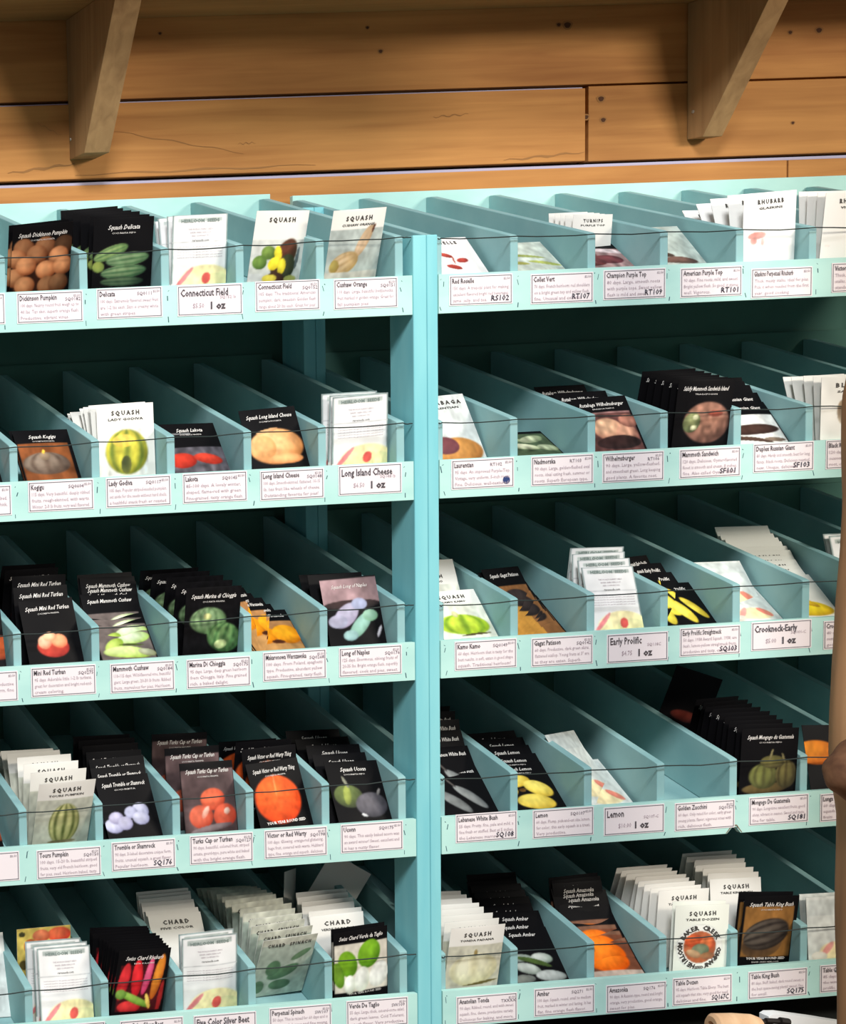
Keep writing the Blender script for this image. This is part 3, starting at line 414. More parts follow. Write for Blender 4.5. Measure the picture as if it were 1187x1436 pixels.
# price card text: (title, code, size word, body lines, written note)
CT = {
 'L1': [('Kabocha', '', ['90 days. Sweet dry flesh and', 'dark green skin, good for pies', 'and keeping all winter.'], ''),
        ('Dickinson Pumpkin', 'SQ0182', ['100 days. Nearly round fruit weigh up to', '40 lbs. Tan skin, superb orange flesh.', 'Productive, vibrant vines.'], ''),
        ('Delicata', 'SQ0111', ['100 days. Extremely flavored sweet fruit', 'are 1-2 lbs each. Skin is creamy white', 'with green stripes.'], ''),
        ('Connecticut Field', 'OZ', ['$5.50', '1 oz', 'SQ152 lb'], ''),
        ('Connecticut Field', 'SQ0152', ['105 days. The traditional American', 'pumpkin, dark, sweetish Golden flesh', 'range about 20 lbs each. Great for pies!'], ''),
        ('Cushaw Orange', 'SQ0151', ['110 days. Large, beautiful bottlenecks,', 'fruit marked in golden orange. Great for', 'fall pumpkin pies.'], '')],
 'R1': [('Red Roselle', '', ['150 days. A tropical plant for making', 'excellent flavored bright red beverages,', 'jams, jelly, and tea.'], 'RS102'),
        ('Collet Vert', '', ['70 days. French heirloom; red shoulders', 'on a bright green top and yellow flesh,', 'fine. Unusual and colorful.'], 'RT107'),
        ('Champion Purple Top', '', ['80 days. Large, smooth roots', 'with purple tops. Sweet yellow', 'flesh is mild and sweet.'], 'RT109'),
        ('American Purple Top', '', ['90 days. Fine roots, mild, and sweet.', 'Bright yellow flesh. So good; it stores', 'well. Vigorous.'], 'RT101'),
        ('Glaskins Perpetual Rhubarb', '', ['Thick, meaty stalks, ideal for pies.', 'Pick it when needed from the first', 'year, good cooking.'], ''),
        ('Victoria', '', ['Thick, meaty', 'stalks, ideal', 'standard, popular'], '')],
 'L2': [('Jarrahdale', '', ['100 days. Blue skin, deeply ribbed,', 'sweet flesh, fine-grained and thick,', 'stringless.'], ''),
        ('Kogigu', 'SQ0604', ['115 days. Very beautiful, deeply ribbed', 'fruits, rough-skinned, with warts.', 'Winter, 2-3 lb fruits, very well flavored.'], ''),
        ('Lady Godiva', 'SQ0117', ['105 days. Popular striped-seeded pumpkin,', 'set aside for the seeds without hard shells,', 'a healthful snack fresh or roasted.'], ''),
        ('Lakota', 'SQ0145', ['85-100 days. A lovely winter,', 'shaped, flame-red with green.', 'Fine-grained, tasty orange flesh.'], ''),
        ('Long Island Cheese', 'SQ0148', ['100 days. Smooth-skinned, flattened, 10-15', 'lb, has fruit like wheels of cheese.', 'Outstanding favorite for pies!'], ''),
        ('Long Island Cheese', 'OZ', ['$6.50', '1 oz', 'SQ148 lb'], '')],
 'R2': [('Laurentian', 'RT102', ['95 days. An improved Purple-Top.', 'Vintage, very uniform, 5-inch roots.', 'Fine, Delicious, well-textured.'], '*'),
        ('Nadmorska', 'RT103', ['90 days. Large, golden-fleshed oval', 'roots, ideal eating fresh, summer or', 'roots. Superb European type.'], ''),
        ('Wilhelmsburger', 'RT106', ['90 days. Large, yellow-fleshed,', 'and smoothest green. Long keeping', 'good plants. A favorite root.'], ''),
        ('Mammoth Sandwich', '', ['120 days. Delicious, Oyster-flavored', 'Root is smooth and cream, 8 inches,', 'fine. Also called Oyster Plant.'], 'SF101'),
        ('Duplex Russian Giant', '', ['80 days. Hardy and smooth, best for long,', 'fancy, black roots, Delicious roasted,', 'new, Unique, delicious.'], 'SF103'),
        ('Black Knight', '', ['120 days. European', 'seasonal black', 'root, crops.'], '')],
 'L3': [('Hubbard', '', ['100 days. Big warted, productive', 'fruits keep very well, firm, fine', 'for baking.'], ''),
        ('Mini Red Turban', 'SQ0275', ['95 days. Adorable little 1-2 lb turbans,', 'great for decoration and bright red-and-', 'cream coloring.'], ''),
        ('Mammoth Cushaw', 'SQ0184', ['110-115 days. Wild-flavored vine, beautiful', 'giant. Large green, 20-30 lb fruits. Ribbed', 'fruits, marvelous for pies. Heirloom.'], ''),
        ('Marina Di Chioggia', 'SQ0175', ['95 days. Large, deep green heirloom', 'from Chioggia, Italy. Fine grained', 'rich, a baked delight.'], ''),
        ('Makaronowa Warszawska', 'SQ0268', ['100 days. From Poland, spaghetti', 'type. Productive, abundant yellow', 'squash. Fine-grained, tasty flesh.'], ''),
        ('Long of Naples', 'SQ0176', ['125 days. Enormous, oblong fruits of', '20-35 lbs. Bright orange flesh, superbly', 'flavored; cook and pies, sweet.'], '')],
 'R3': [('Kamo Kamo', 'SQ0149', ['60 days. Heirloom that is tasty for the', 'best results, is soft, eaten in good shape', 'squash. Traditional heirloom!'], ''),
        ('Gagat Patisson', 'SQ0142', ['60 days. Productive, dark green skins,', 'flattened scallop. Young fruits at 3" are', 'as they are eaten. Superb.'], ''),
        ('Early Prolific', 'OZ', ['$4.75', '1 oz', 'SQ118C'], ''),
        ('Early Prolific Straightneck', '', ['50 days. 1938 Award Squash. 1938, use', 'bush, lemon-yellow straightneck fruits,', 'productive and tasty, easy. Lemon.'], 'SQ103'),
        ('Crookneck-Early', 'OZ', ['$5.00', '1 oz', 'SQ101-C'], ''),
        ('Crookneck', '', ['40 days. Lovely', 'summer fruit,', 'good eating.'], '')],
 'L4': [('Sweet Pepper', '', ['A good old', 'squash, dark, firm,', 'and dry. Fine keeper.'], ''),
        ('Tours Pumpkin', 'SQ0150', ['100 days. 15-20 lb, beautiful striped', 'fruits, very old French heirloom, good', 'for pies, seed. Heirloom baked, tasty.'], ''),
        ('Tromble or Shamrock', '', ['90 days. 3-lobed decorative unique form,', 'fruits, unusual squash, a great flavor.', 'Popular heirloom.'], 'SQ176'),
        ('Turks Cap or Turban', 'SQ0127', ['90 days, beautiful, colored fruit, striped', 'ornate, gourd-type, pure white and baked', 'with the bright orange flesh.'], ''),
        ('Victor or Red Warty', 'SQ0198', ['100 days. Glowing, orange-red glistening,', 'huge fruit, covered with warts. Hubbard', 'type, fine. orange and superb, delicious.'], ''),
        ('Uconn', 'SQ0175', ['90 days. This easily baked acorn was', 'an award winner! Sweet, excellent and', 'it has a nutty flavor.'], '')],
 'R4': [('Lebanese White Bush', '', ['55 days. Pretty, fine, pale and mild, a', 'fine fresh or stuffed. Best at 5 inches,', 'the Lebanese marrow.'], 'SQ108'),
        ('Lemon', 'SQ0107', ['60 days. Plump, pick-and-eat size lemon,', 'for color, this early squash is a treat.', 'Very productive.'], ''),
        ('Lemon', 'OZ', ['$10.00', '1 oz', 'SQ107-C'], ''),
        ('Golden Zucchini', 'SQ0157', ['60 days. Only rated for color, early green', 'young plants, flavor, vigorous vines with', 'rich, delicious flesh.'], ''),
        ('Mongogo De Guatemala', '', ['90 days. Long-time excellent fruits, good', 'shiny, vibrant in season. Sweet and taste,', 'fine for table.'], 'SQ181'),
        ('Lunga', '', ['60 days. Fine and', 'squash, superb', 'fruits.'], '')],
 'L5': [('Bull\'s Blood', '', ['60 days.', 'leaves.', ''], ''),
        ('Five Color Silver Beet', 'CH', ['55 days. Beautiful mix, ', 'bright, tasty.', ''], ''),
        ('Five Color Silver Beet', 'OZ', ['$6.50', '1 oz', ''], ''),
        ('Perpetual Spinach', 'SW107', ['50 days. This is raised for 60 days and is', 'its smooth leaves and fine young,', 'sweet greens, tender.'], ''),
        ('Verde De Taglio', 'SW109', ['55 days. Large, thick, cut-and-come salad,', 'dark green leaves. Cold Tolerant,', 'superb flavor. Very productive.'], '')],
 'R5': [('Anatolian Tonda', 'TXXXX', ['90 days. Ribbed, round, and with sweet', 'squash, fine, dense, productive variety.', 'Delicious for baking, and more.'], ''),
        ('Ambar', 'SQ271', ['100 days. Squash, round, small to medium', 'fruit, marked in winter and lasting. It has', 'flat, fine orange flesh flavor.'], ''),
        ('Amazonka', 'SQ176', ['90 days. A Russian type, round and bright', 'orange, very productive, good orange,', 'sweet for pies.'], ''),
        ('Table Dozen', '', ['95 days. Heirloom Table Ebony. The best', 'old squash that size, very good for seed,', 'delicious and fine.'], 'SQ167C'),
        ('Table King Bush', '', ['80 days. Stuff, baked, dark round sweet, is', 'the best space-saving plants! sweet, fine.', 'for small.'], 'SQ175'),
        ('Table Queen', '', ['85 days. Good', 'the winter and,', 'prolific.'], '')],
}

# ---------------------------------------------------------------- seed packets
def packet_mesh(key, vis, bul=.0028):
    art, big, small = INFO[key][:3]
    kind, ops = ('W', OZ) if art == 'oz' else ART[art]
    base = BLK if kind == 'K' else PAP
    if kind == 'W' and big == 'SQUASH' and art not in ('plain', 'dozen', 'crook', 'godi'): ops = [R(0, .42, 1, 2, WIN)]+ops
    C = paint(base, ops, vis)[::-1]                                        # bottom row first
    pm = KMAT if kind == 'K' else WMAT; bk = KBACK if kind == 'K' else WBACK
    rr = random.Random(key); ph = rr.random()*6; wav = .0012 if key != 'L4d' else .003
    def surf(u, v): return -bul*math.sin(math.pi*min(1, max(0, u)))*math.sin(math.pi*min(1, max(0, v)))**.7-wav*math.sin(u*5+ph)*math.sin(v*6+ph)*(v*(1-v)*4)*(u*(1-u)*4)
    US, VS = np.meshgrid(np.linspace(0, 1, CW), np.linspace(0, 1, CH))
    Y = -bul*np.sin(np.pi*US)*np.clip(np.sin(np.pi*VS), 0, 1)**.7-wav*np.sin(US*5+ph)*np.sin(VS*6+ph)*(VS*(1-VS)*4)*(US*(1-US)*4)-.0003
    P = np.stack([(US-.5)*W, Y, VS*H], -1).reshape(-1, 3)
    i = np.arange(CW*CH).reshape(CH, CW); q = np.stack([i[:-1, :-1], i[:-1, 1:], i[1:, 1:], i[1:, :-1]], -1).reshape(-1, 4)
    mb = MB(); mb.mi(pm); mb.mi(bk)
    n = 7; bv = []; bf = []
    for b_ in range(n):
        for a_ in range(n):
            u = a_/(n-1); v = b_/(n-1); bv.append(((u-.5)*W, .0003+.35*bul*math.sin(math.pi*u)*math.sin(math.pi*v), v*H))
    for b_ in range(n-1):
        for a_ in range(n-1): k = b_*n+a_; bf.append((k, k+n, k+n+1, k+1))
    mb.add(bv, bf, bk)
    e = .0003; c4 = [(-W/2, 0), (W/2, 0), (W/2, H), (-W/2, H)]
    mb.add([(x, -e, z) for x, z in c4]+[(x, e, z) for x, z in c4], [(j, (j+1) % 4, 4+(j+1) % 4, 4+j) for j in range(4)], bk)
    yf = lambda x, z: surf(x/W+.5, z/H)-.0009
    if kind == 'K':
        if big: put_text(mb, big, 0, H-.0155 if key != 'L5f' else H-.013, .0085, WHITE, yf, maxw=.066, shear=.45, bold=.012, center=True, xs=.8)
        if small: put_text(mb, small, 0, H-.0215, .003, WHITE, yf, width=.032, center=True)
        if key == 'L4e': put_text(mb, 'YOUR YEAR ROUND SEED', 0, H*(1-vis)+.003, .0055, WHITE, yf, width=.06, bold=.03, center=True)
        if key == 'R5e':
            put_text(mb, 'YOUR YEAR ROUND SEED', 0, H*(1-vis)+.006, .0052, WHITE, yf, width=.058, bold=.03, center=True)
            put_text(mb, 'BAKER CREEK HEIRLOOM', 0, H*(1-vis)+.001, .0032, WHITE, yf, width=.04, center=True)
        if key == 'L5f': put_text(mb, 'YOUR YEAR ROUND SEED', .005, H*(1-vis)+.002, .0045, WHITE, yf, width=.05, center=True)
        if key == 'L3f': put_text(mb, 'Squash Long of Naples', 0, H-.0155, .0075, WHITE, yf, width=.052, shear=.45, center=True)
    elif art == 'oz':
        put_text(mb, 'HEIRLOOM  SEEDS', 0, H*(1-.115*vis)+.0006, .0062, GREY if False else mat_header, yf, width=.056, bold=.02, center=True)
        zz = H*(1-.17*vis)
        for w_, t_ in ((.036, 'THE WORLDS RAREST SEEDS'), (.03, 'BAKER CREEK HEIRLOOM'), (.026, 'SEED COMPANY MO')):
            zz -= .0045; put_text(mb, t_, 0, zz, .003, GREY, yf, width=w_, center=True)
        put_text(mb, 'rareseeds.com', 0, zz-.0066, .005, DARKP, yf, width=.024, center=True)
        for j in range(5): put_text(mb, 'heirloom seed for the garden and table, pure and natural', 0, H*(1-.47*vis)-j*.0036, .0024, GREY, yf, width=.066, center=True)
    else:
        if big: put_text(mb, '  '.join([' '.join(big)]), 0, H-.015, .0085, DARKP, yf, width=.04 if len(big) < 8 else .064, bold=.04, center=True)
        if small: put_text(mb, small, 0, H-.0225, .0045, DARKP, yf, width=.036 if len(small) < 10 else .05, bold=.02, center=True)
        if art == 'dozen':
            cx, cz, r = (.47-.5)*W, H*(1-.66*vis), .0262
            for s_, a0, a1 in (('BAKER CREEK', 150, 30), ('HEIRLOOM', 250, 172), ('COMPANY', 352, 290)):
                for j, ch in enumerate(s_):
                    a = math.radians(a0+(a1-a0)*j/(len(s_)-1)); vs, fs = text_geo(ch, .0092, 0, .05)
                    if len(vs) == 0: continue
                    w_ = vs[:, 0].max()/2; rot = a-math.pi/2
                    pts = [((x-w_)*math.cos(rot)-y*math.sin(rot)+cx+r*math.cos(a), (x-w_)*math.sin(rot)+y*math.cos(rot)+cz+r*math.sin(a)) for x, y in vs.tolist()]
                    mb.add([(x, yf(x, z), z) for x, z in pts], fs, DARKP)
            put_text(mb, 'SEED', cx, cz-r-.006, .006, DARKP, yf, width=.014, bold=.03, center=True)
    o = len(P); me = bpy.data.meshes.new('seed_packet')
    verts = np.vstack([P, np.array(mb.v)]); faces = q.tolist()+[tuple(k+o for k in f) for f in mb.f]
    me.from_pydata(verts.tolist(), [], faces)
    for m in mb.mats: me.materials.append(m)
    me.polygons.foreach_set('material_index', [0]*len(q)+mb.m)
    me.polygons.foreach_set('use_smooth', [True]*len(q)+[m <= 1 for m in mb.m])
    at = me.color_attributes.new('print', 'BYTE_COLOR', 'POINT')
    cols = np.ones((len(verts), 4), 'f'); cols[:o, :3] = C.reshape(-1, 3); cols[o:, :3] = .8
    at.data.foreach_set('color_srgb', cols.ravel())
    me.update(); return me
mat_header = mat('header_print', (120, 134, 128), .6)

def pose(p, tray):
    x, yb, th, ro, ps = p; up = Vector((0, math.sin(th), math.cos(th))); rt = Vector((1, 0, 0))
    r2 = rt*math.cos(ro)-up*math.sin(ro); u2 = up*math.cos(ro)+rt*math.sin(ro)
    Rz = Matrix.Rotation(ps, 3, 'Z'); r2 = Rz @ r2; u2 = Rz @ u2; y2 = u2.cross(r2)
    z = Z0+LB[int(tray[1])]+.02+SL*yb+.0012+abs(math.sin(ro))*W/2
    M = Matrix((r2, y2, u2)).transposed().to_4x4(); M.translation = Vector((x, yb, z)); return M
SCALE = {'R1cx': .74}
CAMZ = -.2301
for key, (tray, n, p0, p1) in PK.items():
    art = INFO[key][0]; lipz = LB[int(tray[1])]+.054; m_ = (lipz-CAMZ)/2.2466
    t = (.034+(m_-SL)*p0[1])/(math.cos(p0[2])-m_*math.sin(p0[2])); vis = 1-max(.05, min(.5, t/H))
    me = packet_mesh(key, vis); colr = 'black' if (art != 'oz' and ART[art][0] == 'K') else 'white'
    rr = random.Random(key+'p'); where = INFO[key][4]; extra = key.endswith('x') and len(key) > 3
    for i in range(n):
        if p1: f = i/max(1, n-1); p = [a*(1-f)+b*f for a, b in zip(p0, p1)]
        else: p = [p0[0], p0[1]+.008*i, p0[2]+(.03*i), p0[3], p0[4]]
        if i or extra: p[0] += rr.uniform(-.0025, .0025); p[3] += rr.uniform(-.018, .018); p[2] += rr.uniform(-.008, .008)
        o = bpy.data.objects.new('seed_packet', me); COL.objects.link(o); o.matrix_world = pose(p, tray) @ Matrix.Scale(SCALE.get(key, 1), 4)
        if i == 0 and not extra: lab = INFO[key][3]
        elif extra: lab = f'{colr} seed packet in the stack behind, {where} bin'
        elif i == n-1 and n > 2: lab = f'rearmost {colr} seed packet, {where} bin'
        elif i == 1 or n == 2: lab = f'second {colr} seed packet from the front, {where} bin'
        else: lab = f'{colr} seed packet in the middle of its stack, {where} bin'
        if where.startswith(('far', 'lef', 'third', 'second', 'fourth', 'bottom')): lab = lab.replace(' bin', ' compartment').replace(', '+where, ' at the '+where)
        tag(o, lab, 'seed packet', f'seed packets in the {where} bin' if i or extra else None)

def single(key, info, ops_kind, p, tray, label):
    INFO[key] = info; me = packet_mesh(key, .75); o = bpy.data.objects.new('seed_packet', me); COL.objects.link(o)
    o.matrix_world = pose(p, tray); tag(o, label, 'seed packet'); return o
single('L5bx', ('tomat', '', '', '', ''), 0, [-.503, .085, -.02, 0, .05], 'L5', 'yellow seed packet with red tomatoes, behind the leftmost one-ounce packet on the bottom shelf')
single('R4ex', ('kblank', '', '', '', ''), 0, [.548, .20, -.05, .35, 0], 'R4', 'dark seed packet tilted at the back of the Mongogo De Guatemala bin')
single('L5fy', ('plain', '', '', '', ''), 0, [-.092, .17, .0, .16, .9], 'L5', 'loose grey-white seed packet standing askew at the back of the Verde De Taglio bin')
single('L5fz', ('plain', '', '', '', ''), 0, [-.045, .19, -.1, .55, .1], 'L5', 'pale seed packet tipped sideways at the back of the Verde De Taglio bin')
single('R3ay', ('plain', '', '', '', ''), 0, [.108, .085, .4, 0, 0], 'R3', 'plain white seed packet leaning tall behind the Kamo Kamo packets')

# ---------------------------------------------------------------- the two racks
def card(par, kx, z, spec, dx):
    title, code, body, note = spec; oz = code == 'OZ'
    w, h = (.0885, .038) if not oz else (.0885, .038); x0, z1 = kx, z; mb = MB(); yf = lambda x, z_: -.0051-.0004
    yc = -.0041
    mb.box(x0-.0015, x0+w+.0015, yc-.0006, yc, z1-h-.0015, z1+.0015, CARD)
    b = .0009; yb0, yb1 = yc-.0009, yc-.0006
    for a in ((x0, x0+w, z1-b, z1), (x0, x0+w, z1-h, z1-h+b), (x0, x0+b, z1-h, z1), (x0+w-b, x0+w, z1-h, z1)):
        mb.box(a[0], a[1], yb0, yb1, a[2], a[3], GREYD)
    if oz:
        put_text(mb, title, x0+.003, z1-.0132, .0138, INK, yf, maxw=w-.012, bold=.015, xs=.68)
        put_text(mb, body[0], x0+.02, z1-.029, .009, GREY, yf, xs=.8)
        put_text(mb, body[1], x0+.045, z1-.031, .0135, INK, yf, bold=.035, xs=.95)
        put_text(mb, body[2], x0+w-.03, z1-.0175, .006, GREY, yf, maxw=.026)
    else:
        put_text(mb, title, x0+.0025, z1-.0092, .0098, INK, yf, maxw=w*.66, bold=.012, xs=.68)
        if code and code != 'CH': put_text(mb, code, x0+w*.62 if len(title) < 13 else x0+w*.74, z1-.009 if len(title) < 13 else z1-.0112, .0066, HAND if par.name.startswith('x') else INKG, yf, maxw=.022, bold=.0)
        put_text(mb, '$2.50', x0+w-.0115, z1-.006, .0042, INKG, yf)
        for j, s_ in enumerate(body): put_text(mb, s_, x0+.0035, z1-.0178-j*.0084, .0066, GREY, yf, maxw=w-.008)
        if note == '*':
            mb.add([(x0+w-.010+.0052*math.cos(q), yc-.0012, z1-h+.0085+.0055*math.sin(q)) for q in np.linspace(0, 2*math.pi, 20, False)], [tuple(range(20))], BLUE)
        elif note: put_text(mb, note, x0+w-.03, z1-h+.0035, .0105, HAND, yf, maxw=.026, bold=.01, shear=.1)
    o = mb.build('price_card', par)
    o['label'] = f'white card printed {title}'+(' 1 oz' if oz else '')
GREYD = mat('card_border', (104, 106, 112), .7); INKG = mat('grey_ink', (120, 110, 120), .7)
TOPX = {'L1': (.0022, .0124), 'L2': (-.2512, .0126), 'L3': (-.5035, .0173), 'L4': (-.7505, .0186), 'L5': (-1.0025, .0190),
        'R1': (-.0019, -.0101), 'R2': (-.2536, -.0056), 'R3': (-.5076, .0041), 'R4': (-.7540, -.0084), 'R5': (-1.0105, .0014)}
DX = {'L1': [-.5583, -.4445, -.3302, -.2249, -.1108, .0023], 'L2': [-.5483, -.4336, -.3272, -.2179, -.1108, .0024], 'L3': [-.5504, -.4398, -.3282, -.2219, -.1117, .0015],
      'L4': [-.5492, -.4406, -.3294, -.2227, -.112, .0008], 'L5': [-.5479, -.4383, -.3302, -.2236, -.1107, .0008],
      'R1': [.0585, .1691, .2825, .3894, .5021, .6113], 'R2': [.0585, .1683, .2831, .3911, .501, .6096], 'R3': [.0585, .1682, .2823, .3927, .502, .6078],
      'R4': [.0585, .1675, .2788, .389, .4998, .6081], 'R5': [.0585, .1671, .2834, .3938, .5035, .6117]}
for k in DX:
    DX[k] = [DX[k][0]-.22, DX[k][0]-.11]+DX[k] if k[0] == 'L' else DX[k]+[DX[k][-1]+.109*i for i in (1, 2, 3, 4)]
YB, TD = .4, .0115
def rack(side, xa, xb, ta, tb, label):
    """xa..xb: inner edges of the end posts; ta, tb post thicknesses"""
    root = empty('seed_rack', ((xa+xb)/2, .2, 0)); tag(root, label, 'display rack')
    inv = Matrix.Translation(-Vector(root.location))
    def put(mb, name, bevel=.0012, parent=root):
        o = mb.build(name, parent, bevel=bevel)
        if parent is root: o.location = -root.location
        return o
    for x0, x1 in ((xa-ta, xa), (xb, xb+tb)):
        for y0, y1, zt, nm in ((-.004, .056, Z0+.0, 'front_post'), (.30, .37, Z0+.080, 'rear_post')):
            mb = MB(); mb.box(x0, x1, y0, y1, 0, zt, POSTM); put(mb, nm, .0014)
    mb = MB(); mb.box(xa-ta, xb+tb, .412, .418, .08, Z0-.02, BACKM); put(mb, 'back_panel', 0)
    mb = MB(); mb.box(xa, xb, .0, .40, Z0-1.187, Z0-1.175, DARKS); mb.box(xa-ta, xb+tb, -.12, -.0045, Z0-1.187, Z0-1.175, DARKS)
    put(mb, 'lower_shelf')
    for r in range(1, 6):
        k = f'{side}{r}'; lb = Z0+LB[r]; zf = lambda y: lb+.02+SL*y; a, b = TOPX[k]; divs = DX[k]
        mb = MB(); mb.prism([(.0045, zf(.0045)-.009), (YB, zf(YB)-.009), (YB, zf(YB)), (.0045, zf(.0045))], xa+.0008, xb-.0008, 0, TEAL)
        tr = put(mb, 'tray_floor', .0008)
        def sub(mb, name, bevel=.0012):
            return mb.build(name, tr, bevel=bevel)
        mb = MB(); mb.box(xa+.0008, xb-.0008, YB+.0004, YB+.0098, lb+.09, Z0+a+.1135+(.0 if r > 1 else .0), MINT if r == 1 else BACKM); sub(mb, 'back_board', .0008)  # boards below the top row take the shade-darkened paint
        # lip board with its small chip
        xl, xr = xa+.0012, xb-.0012; top = lb+.0535; poly = [(xl, lb), (xr, lb), (xr, top), (xl, top)]
        if k == 'R4': poly = [(xl, lb), (.478, lb), (.486, lb+.009), (.492, lb+.009), (.499, lb), (xr, lb), (xr, top), (xl, top)]
        mb = MB(); mb.prism(poly, -.004, .004, 1, MINT)
        rr = random.Random(k)
        for x in divs:
            x -= .006
            for zz, hh in ((top-.008, .0015), (top-.016-rr.random()*.006, .005+rr.random()*.004), (lb+.004, .005+rr.random()*.003)):
                w_ = .0007+rr.random()*.0007; xo = x+rr.uniform(-.003, .003); sh = rr.uniform(-.002, .002)
                mb.prism([(xo, zz), (xo+w_, zz), (xo+w_+sh, zz+hh), (xo+sh, zz+hh)], -.0043, -.0039, 1, MARK)
        if k == 'R4': mb.prism([(.476, lb+.0005), (.4775, lb+.0005), (.486, lb+.0105), (.492, lb+.0105), (.500, lb+.0005), (.5015, lb+.0005), (.493, lb+.0125), (.485, lb+.0125)], -.0043, -.0039, 1, EDGE)
        sub(mb, 'lip_board', .001)
        for j, x in enumerate(divs):
            if x-TD < xa or x > xb: continue
            zt = Z0+a+b*(x if side == 'L' else x-.06); zb = Z0+a+.109+b*(x if side == 'L' else x-.06)
            mb = MB(); mb.prism([(.0048, zf(.0048)+.0005), (YB-.0006, zf(YB)+.0005), (YB-.0006, zb-.004), (.385, zb-.005), (.010, zt), (.0048, zt-.002)], x-TD, x, 0, TEAL)
            sub(mb, 'divider', .0011)
        # cord stapled along the divider fronts
        pts = []; xs = [xa+.0015]+[x-.006 for x in divs if xa < x-.006 < xb]+[xb-.0015]
        for x0, x1 in zip(xs, xs[1:]):
            for f in (0, .25, .5, .75):
                x = x0+(x1-x0)*f; pts.append((x, .0025-.006*0-.0045, Z0+a+b*(x if side == 'L' else x-.06)-.0035-.0016*math.sin(f*math.pi)*rr.uniform(.5, 1.6)))
        pts.append((xs[-1], -.002, pts[-1][2])); mb = MB(); mb.tube(pts, .0009, CORD, 6); sub(mb, 'cord', 0)
        for (cxp, czp), spec in zip(CARDPOS[k], CT[k]):
            if cxp < xa: continue
            card(tr, cxp, Z0+czp, spec, 0)
    return root
rack('L', -.793, .0115, .019, .0195, 'turquoise slatted seed rack on the left half of the wall')
rack('R', .0470, 1.062, .0155, .019, 'turquoise slatted seed rack on the right, beside the log post')

# ---------------------------------------------------------------- the setting
YW = .43
mb = MB(); g = .0035
def plank(x0, x1, z0, z1, y=YW): mb.box(x0, x1, y, y+.025, Z0+z0, Z0+z1, PINE)
z = .2775
for (x0, x1, a, b, y) in ((-2.4, 2.6, .2775, .47, YW+.002), (-2.4, .5615, .1535, .2705, YW-.004), (.5695, 2.6, .1530, .2740, YW),
                          (-2.4, .918, .02, .1438, YW-.001), (.9215, 2.6, .02, .1438, YW), (-2.4, 2.6, -.13, .015, YW), (-2.4, 1.3, .475, .65, YW), (1.304, 2.6, .475, .65, YW)):
    plank(x0, x1, a, b, y)
zz = -.28
while zz > -1.76: plank(-2.4, 2.6, max(-1.75, zz), zz+.145); zz -= .15
for i in range(4): plank(-2.4, 2.6, .655+.15*i, .8+.15*i)
mb.box(-2.4, 2.6, YW+.004, YW+.024, Z0+.1439, Z0+.1492, PALE); mb.box(-2.4, .5615, YW+.003, YW+.024, Z0+.2706, Z0+.2735, PALE)
mb.box(-2.4, 2.6, YW+.027, YW+.05, 0, Z0+1.25, GAPM)
KN = [(a, b, c*1.3) for a, b, c in KN]
for x, zk, r in KN:
    yk = YW-.0004 if zk > .276 or x > .565 else YW-.0034
    if zk > .276: yk = YW+.0016
    if zk < .146: yk = YW-.0014
    pts = [(x+1.15*r*.8*math.cos(q)*(1+.15*math.sin(3*q)), yk, Z0+zk+r*.75*math.sin(q)) for q in np.linspace(0, 2*math.pi, 14, False)]
    mb.add(pts, [tuple(range(14))], STREAK)
    mb.add([(x+(p[0]-x)*.62, p[1]-.0002, Z0+zk+(p[2]-Z0-zk)*.62) for p in pts], [tuple(range(14))], KNOT)
for x0, z0, x1, z1, th in ((-.24, .2275, -.02, .185, .0011), (-.36, .243, -.32, .222, .0012), (-.41, .166, -.30, .178, .003), (-.30, .160, .1, .163, .0022), (.42, .159, .56, .168, .0025), (.30, .232, .36, .235, .0015), (-.03, .2, .0, .201, .001)):
    yk = YW-.0045; pts = [(x0+(x1-x0)*f, yk, Z0+z0+(z1-z0)*f+.0016*math.sin(f*19+x0*30)) for f in np.linspace(0, 1, 14)]
    wd = [.6*th*(.25+math.sin(math.pi*i/13)*(.8+.3*math.sin(i*2.1))) for i in range(14)]
    mb.add([(p[0], p[1], p[2]-w_) for p, w_ in zip(pts, wd)]+[(p[0], p[1], p[2]+w_) for p, w_ in zip(pts, wd)], [(i, i+1, i+15, i+14) for i in range(13)], STREAK)
wl = mb.build('wall_back', bevel=.0012); tag(wl, kind='structure')
mb = MB(); mb.box(-6, 6, -6, YW+.05, -.05, 0, mat('floor_boards', (120, 96, 74), .7, .3, (90, 70, 54), (2, 12, 1))); tag(mb.build('floor'), kind='structure')

mb = MB(); mb.box(-1.6, 2.2, YW-.30, YW-.001, Z0+.402, Z0+.427, SHELFW)
tag(mb.build('wall_shelf', bevel=.002), 'brown wooden shelf board running along the top of the photo', 'shelf')
for x, pr, lab in ((-.308, [(.4285, .184), (.364, .184), (.2288, .382), (.205, .4015), (.4285, .4015)], 'weathered wooden shelf bracket on the left, above the Delicata bins'),
                   (.7405, [(.4285, .1825), (.393, .1805), (.2565, .3627), (.228, .4015), (.4285, .4015)], 'wooden shelf bracket on the right, casting a shadow on the boards')):
    mb = MB(); mb.prism([(y, Z0+z) for y, z in pr], x, x+(.041 if x < 0 else .034), 0, BRKT)
    if x > 0: mb.tube([(x-.0012, .415, Z0+.225), (x+.001, .415, Z0+.225)], .003, NAIL, 10)
    else: mb.tube([(x-.0012, .42, Z0+.215), (x+.001, .42, Z0+.215)], .0025, NAIL, 10)
    tag(mb.build('shelf_bracket', bevel=.003), lab, 'shelf bracket')

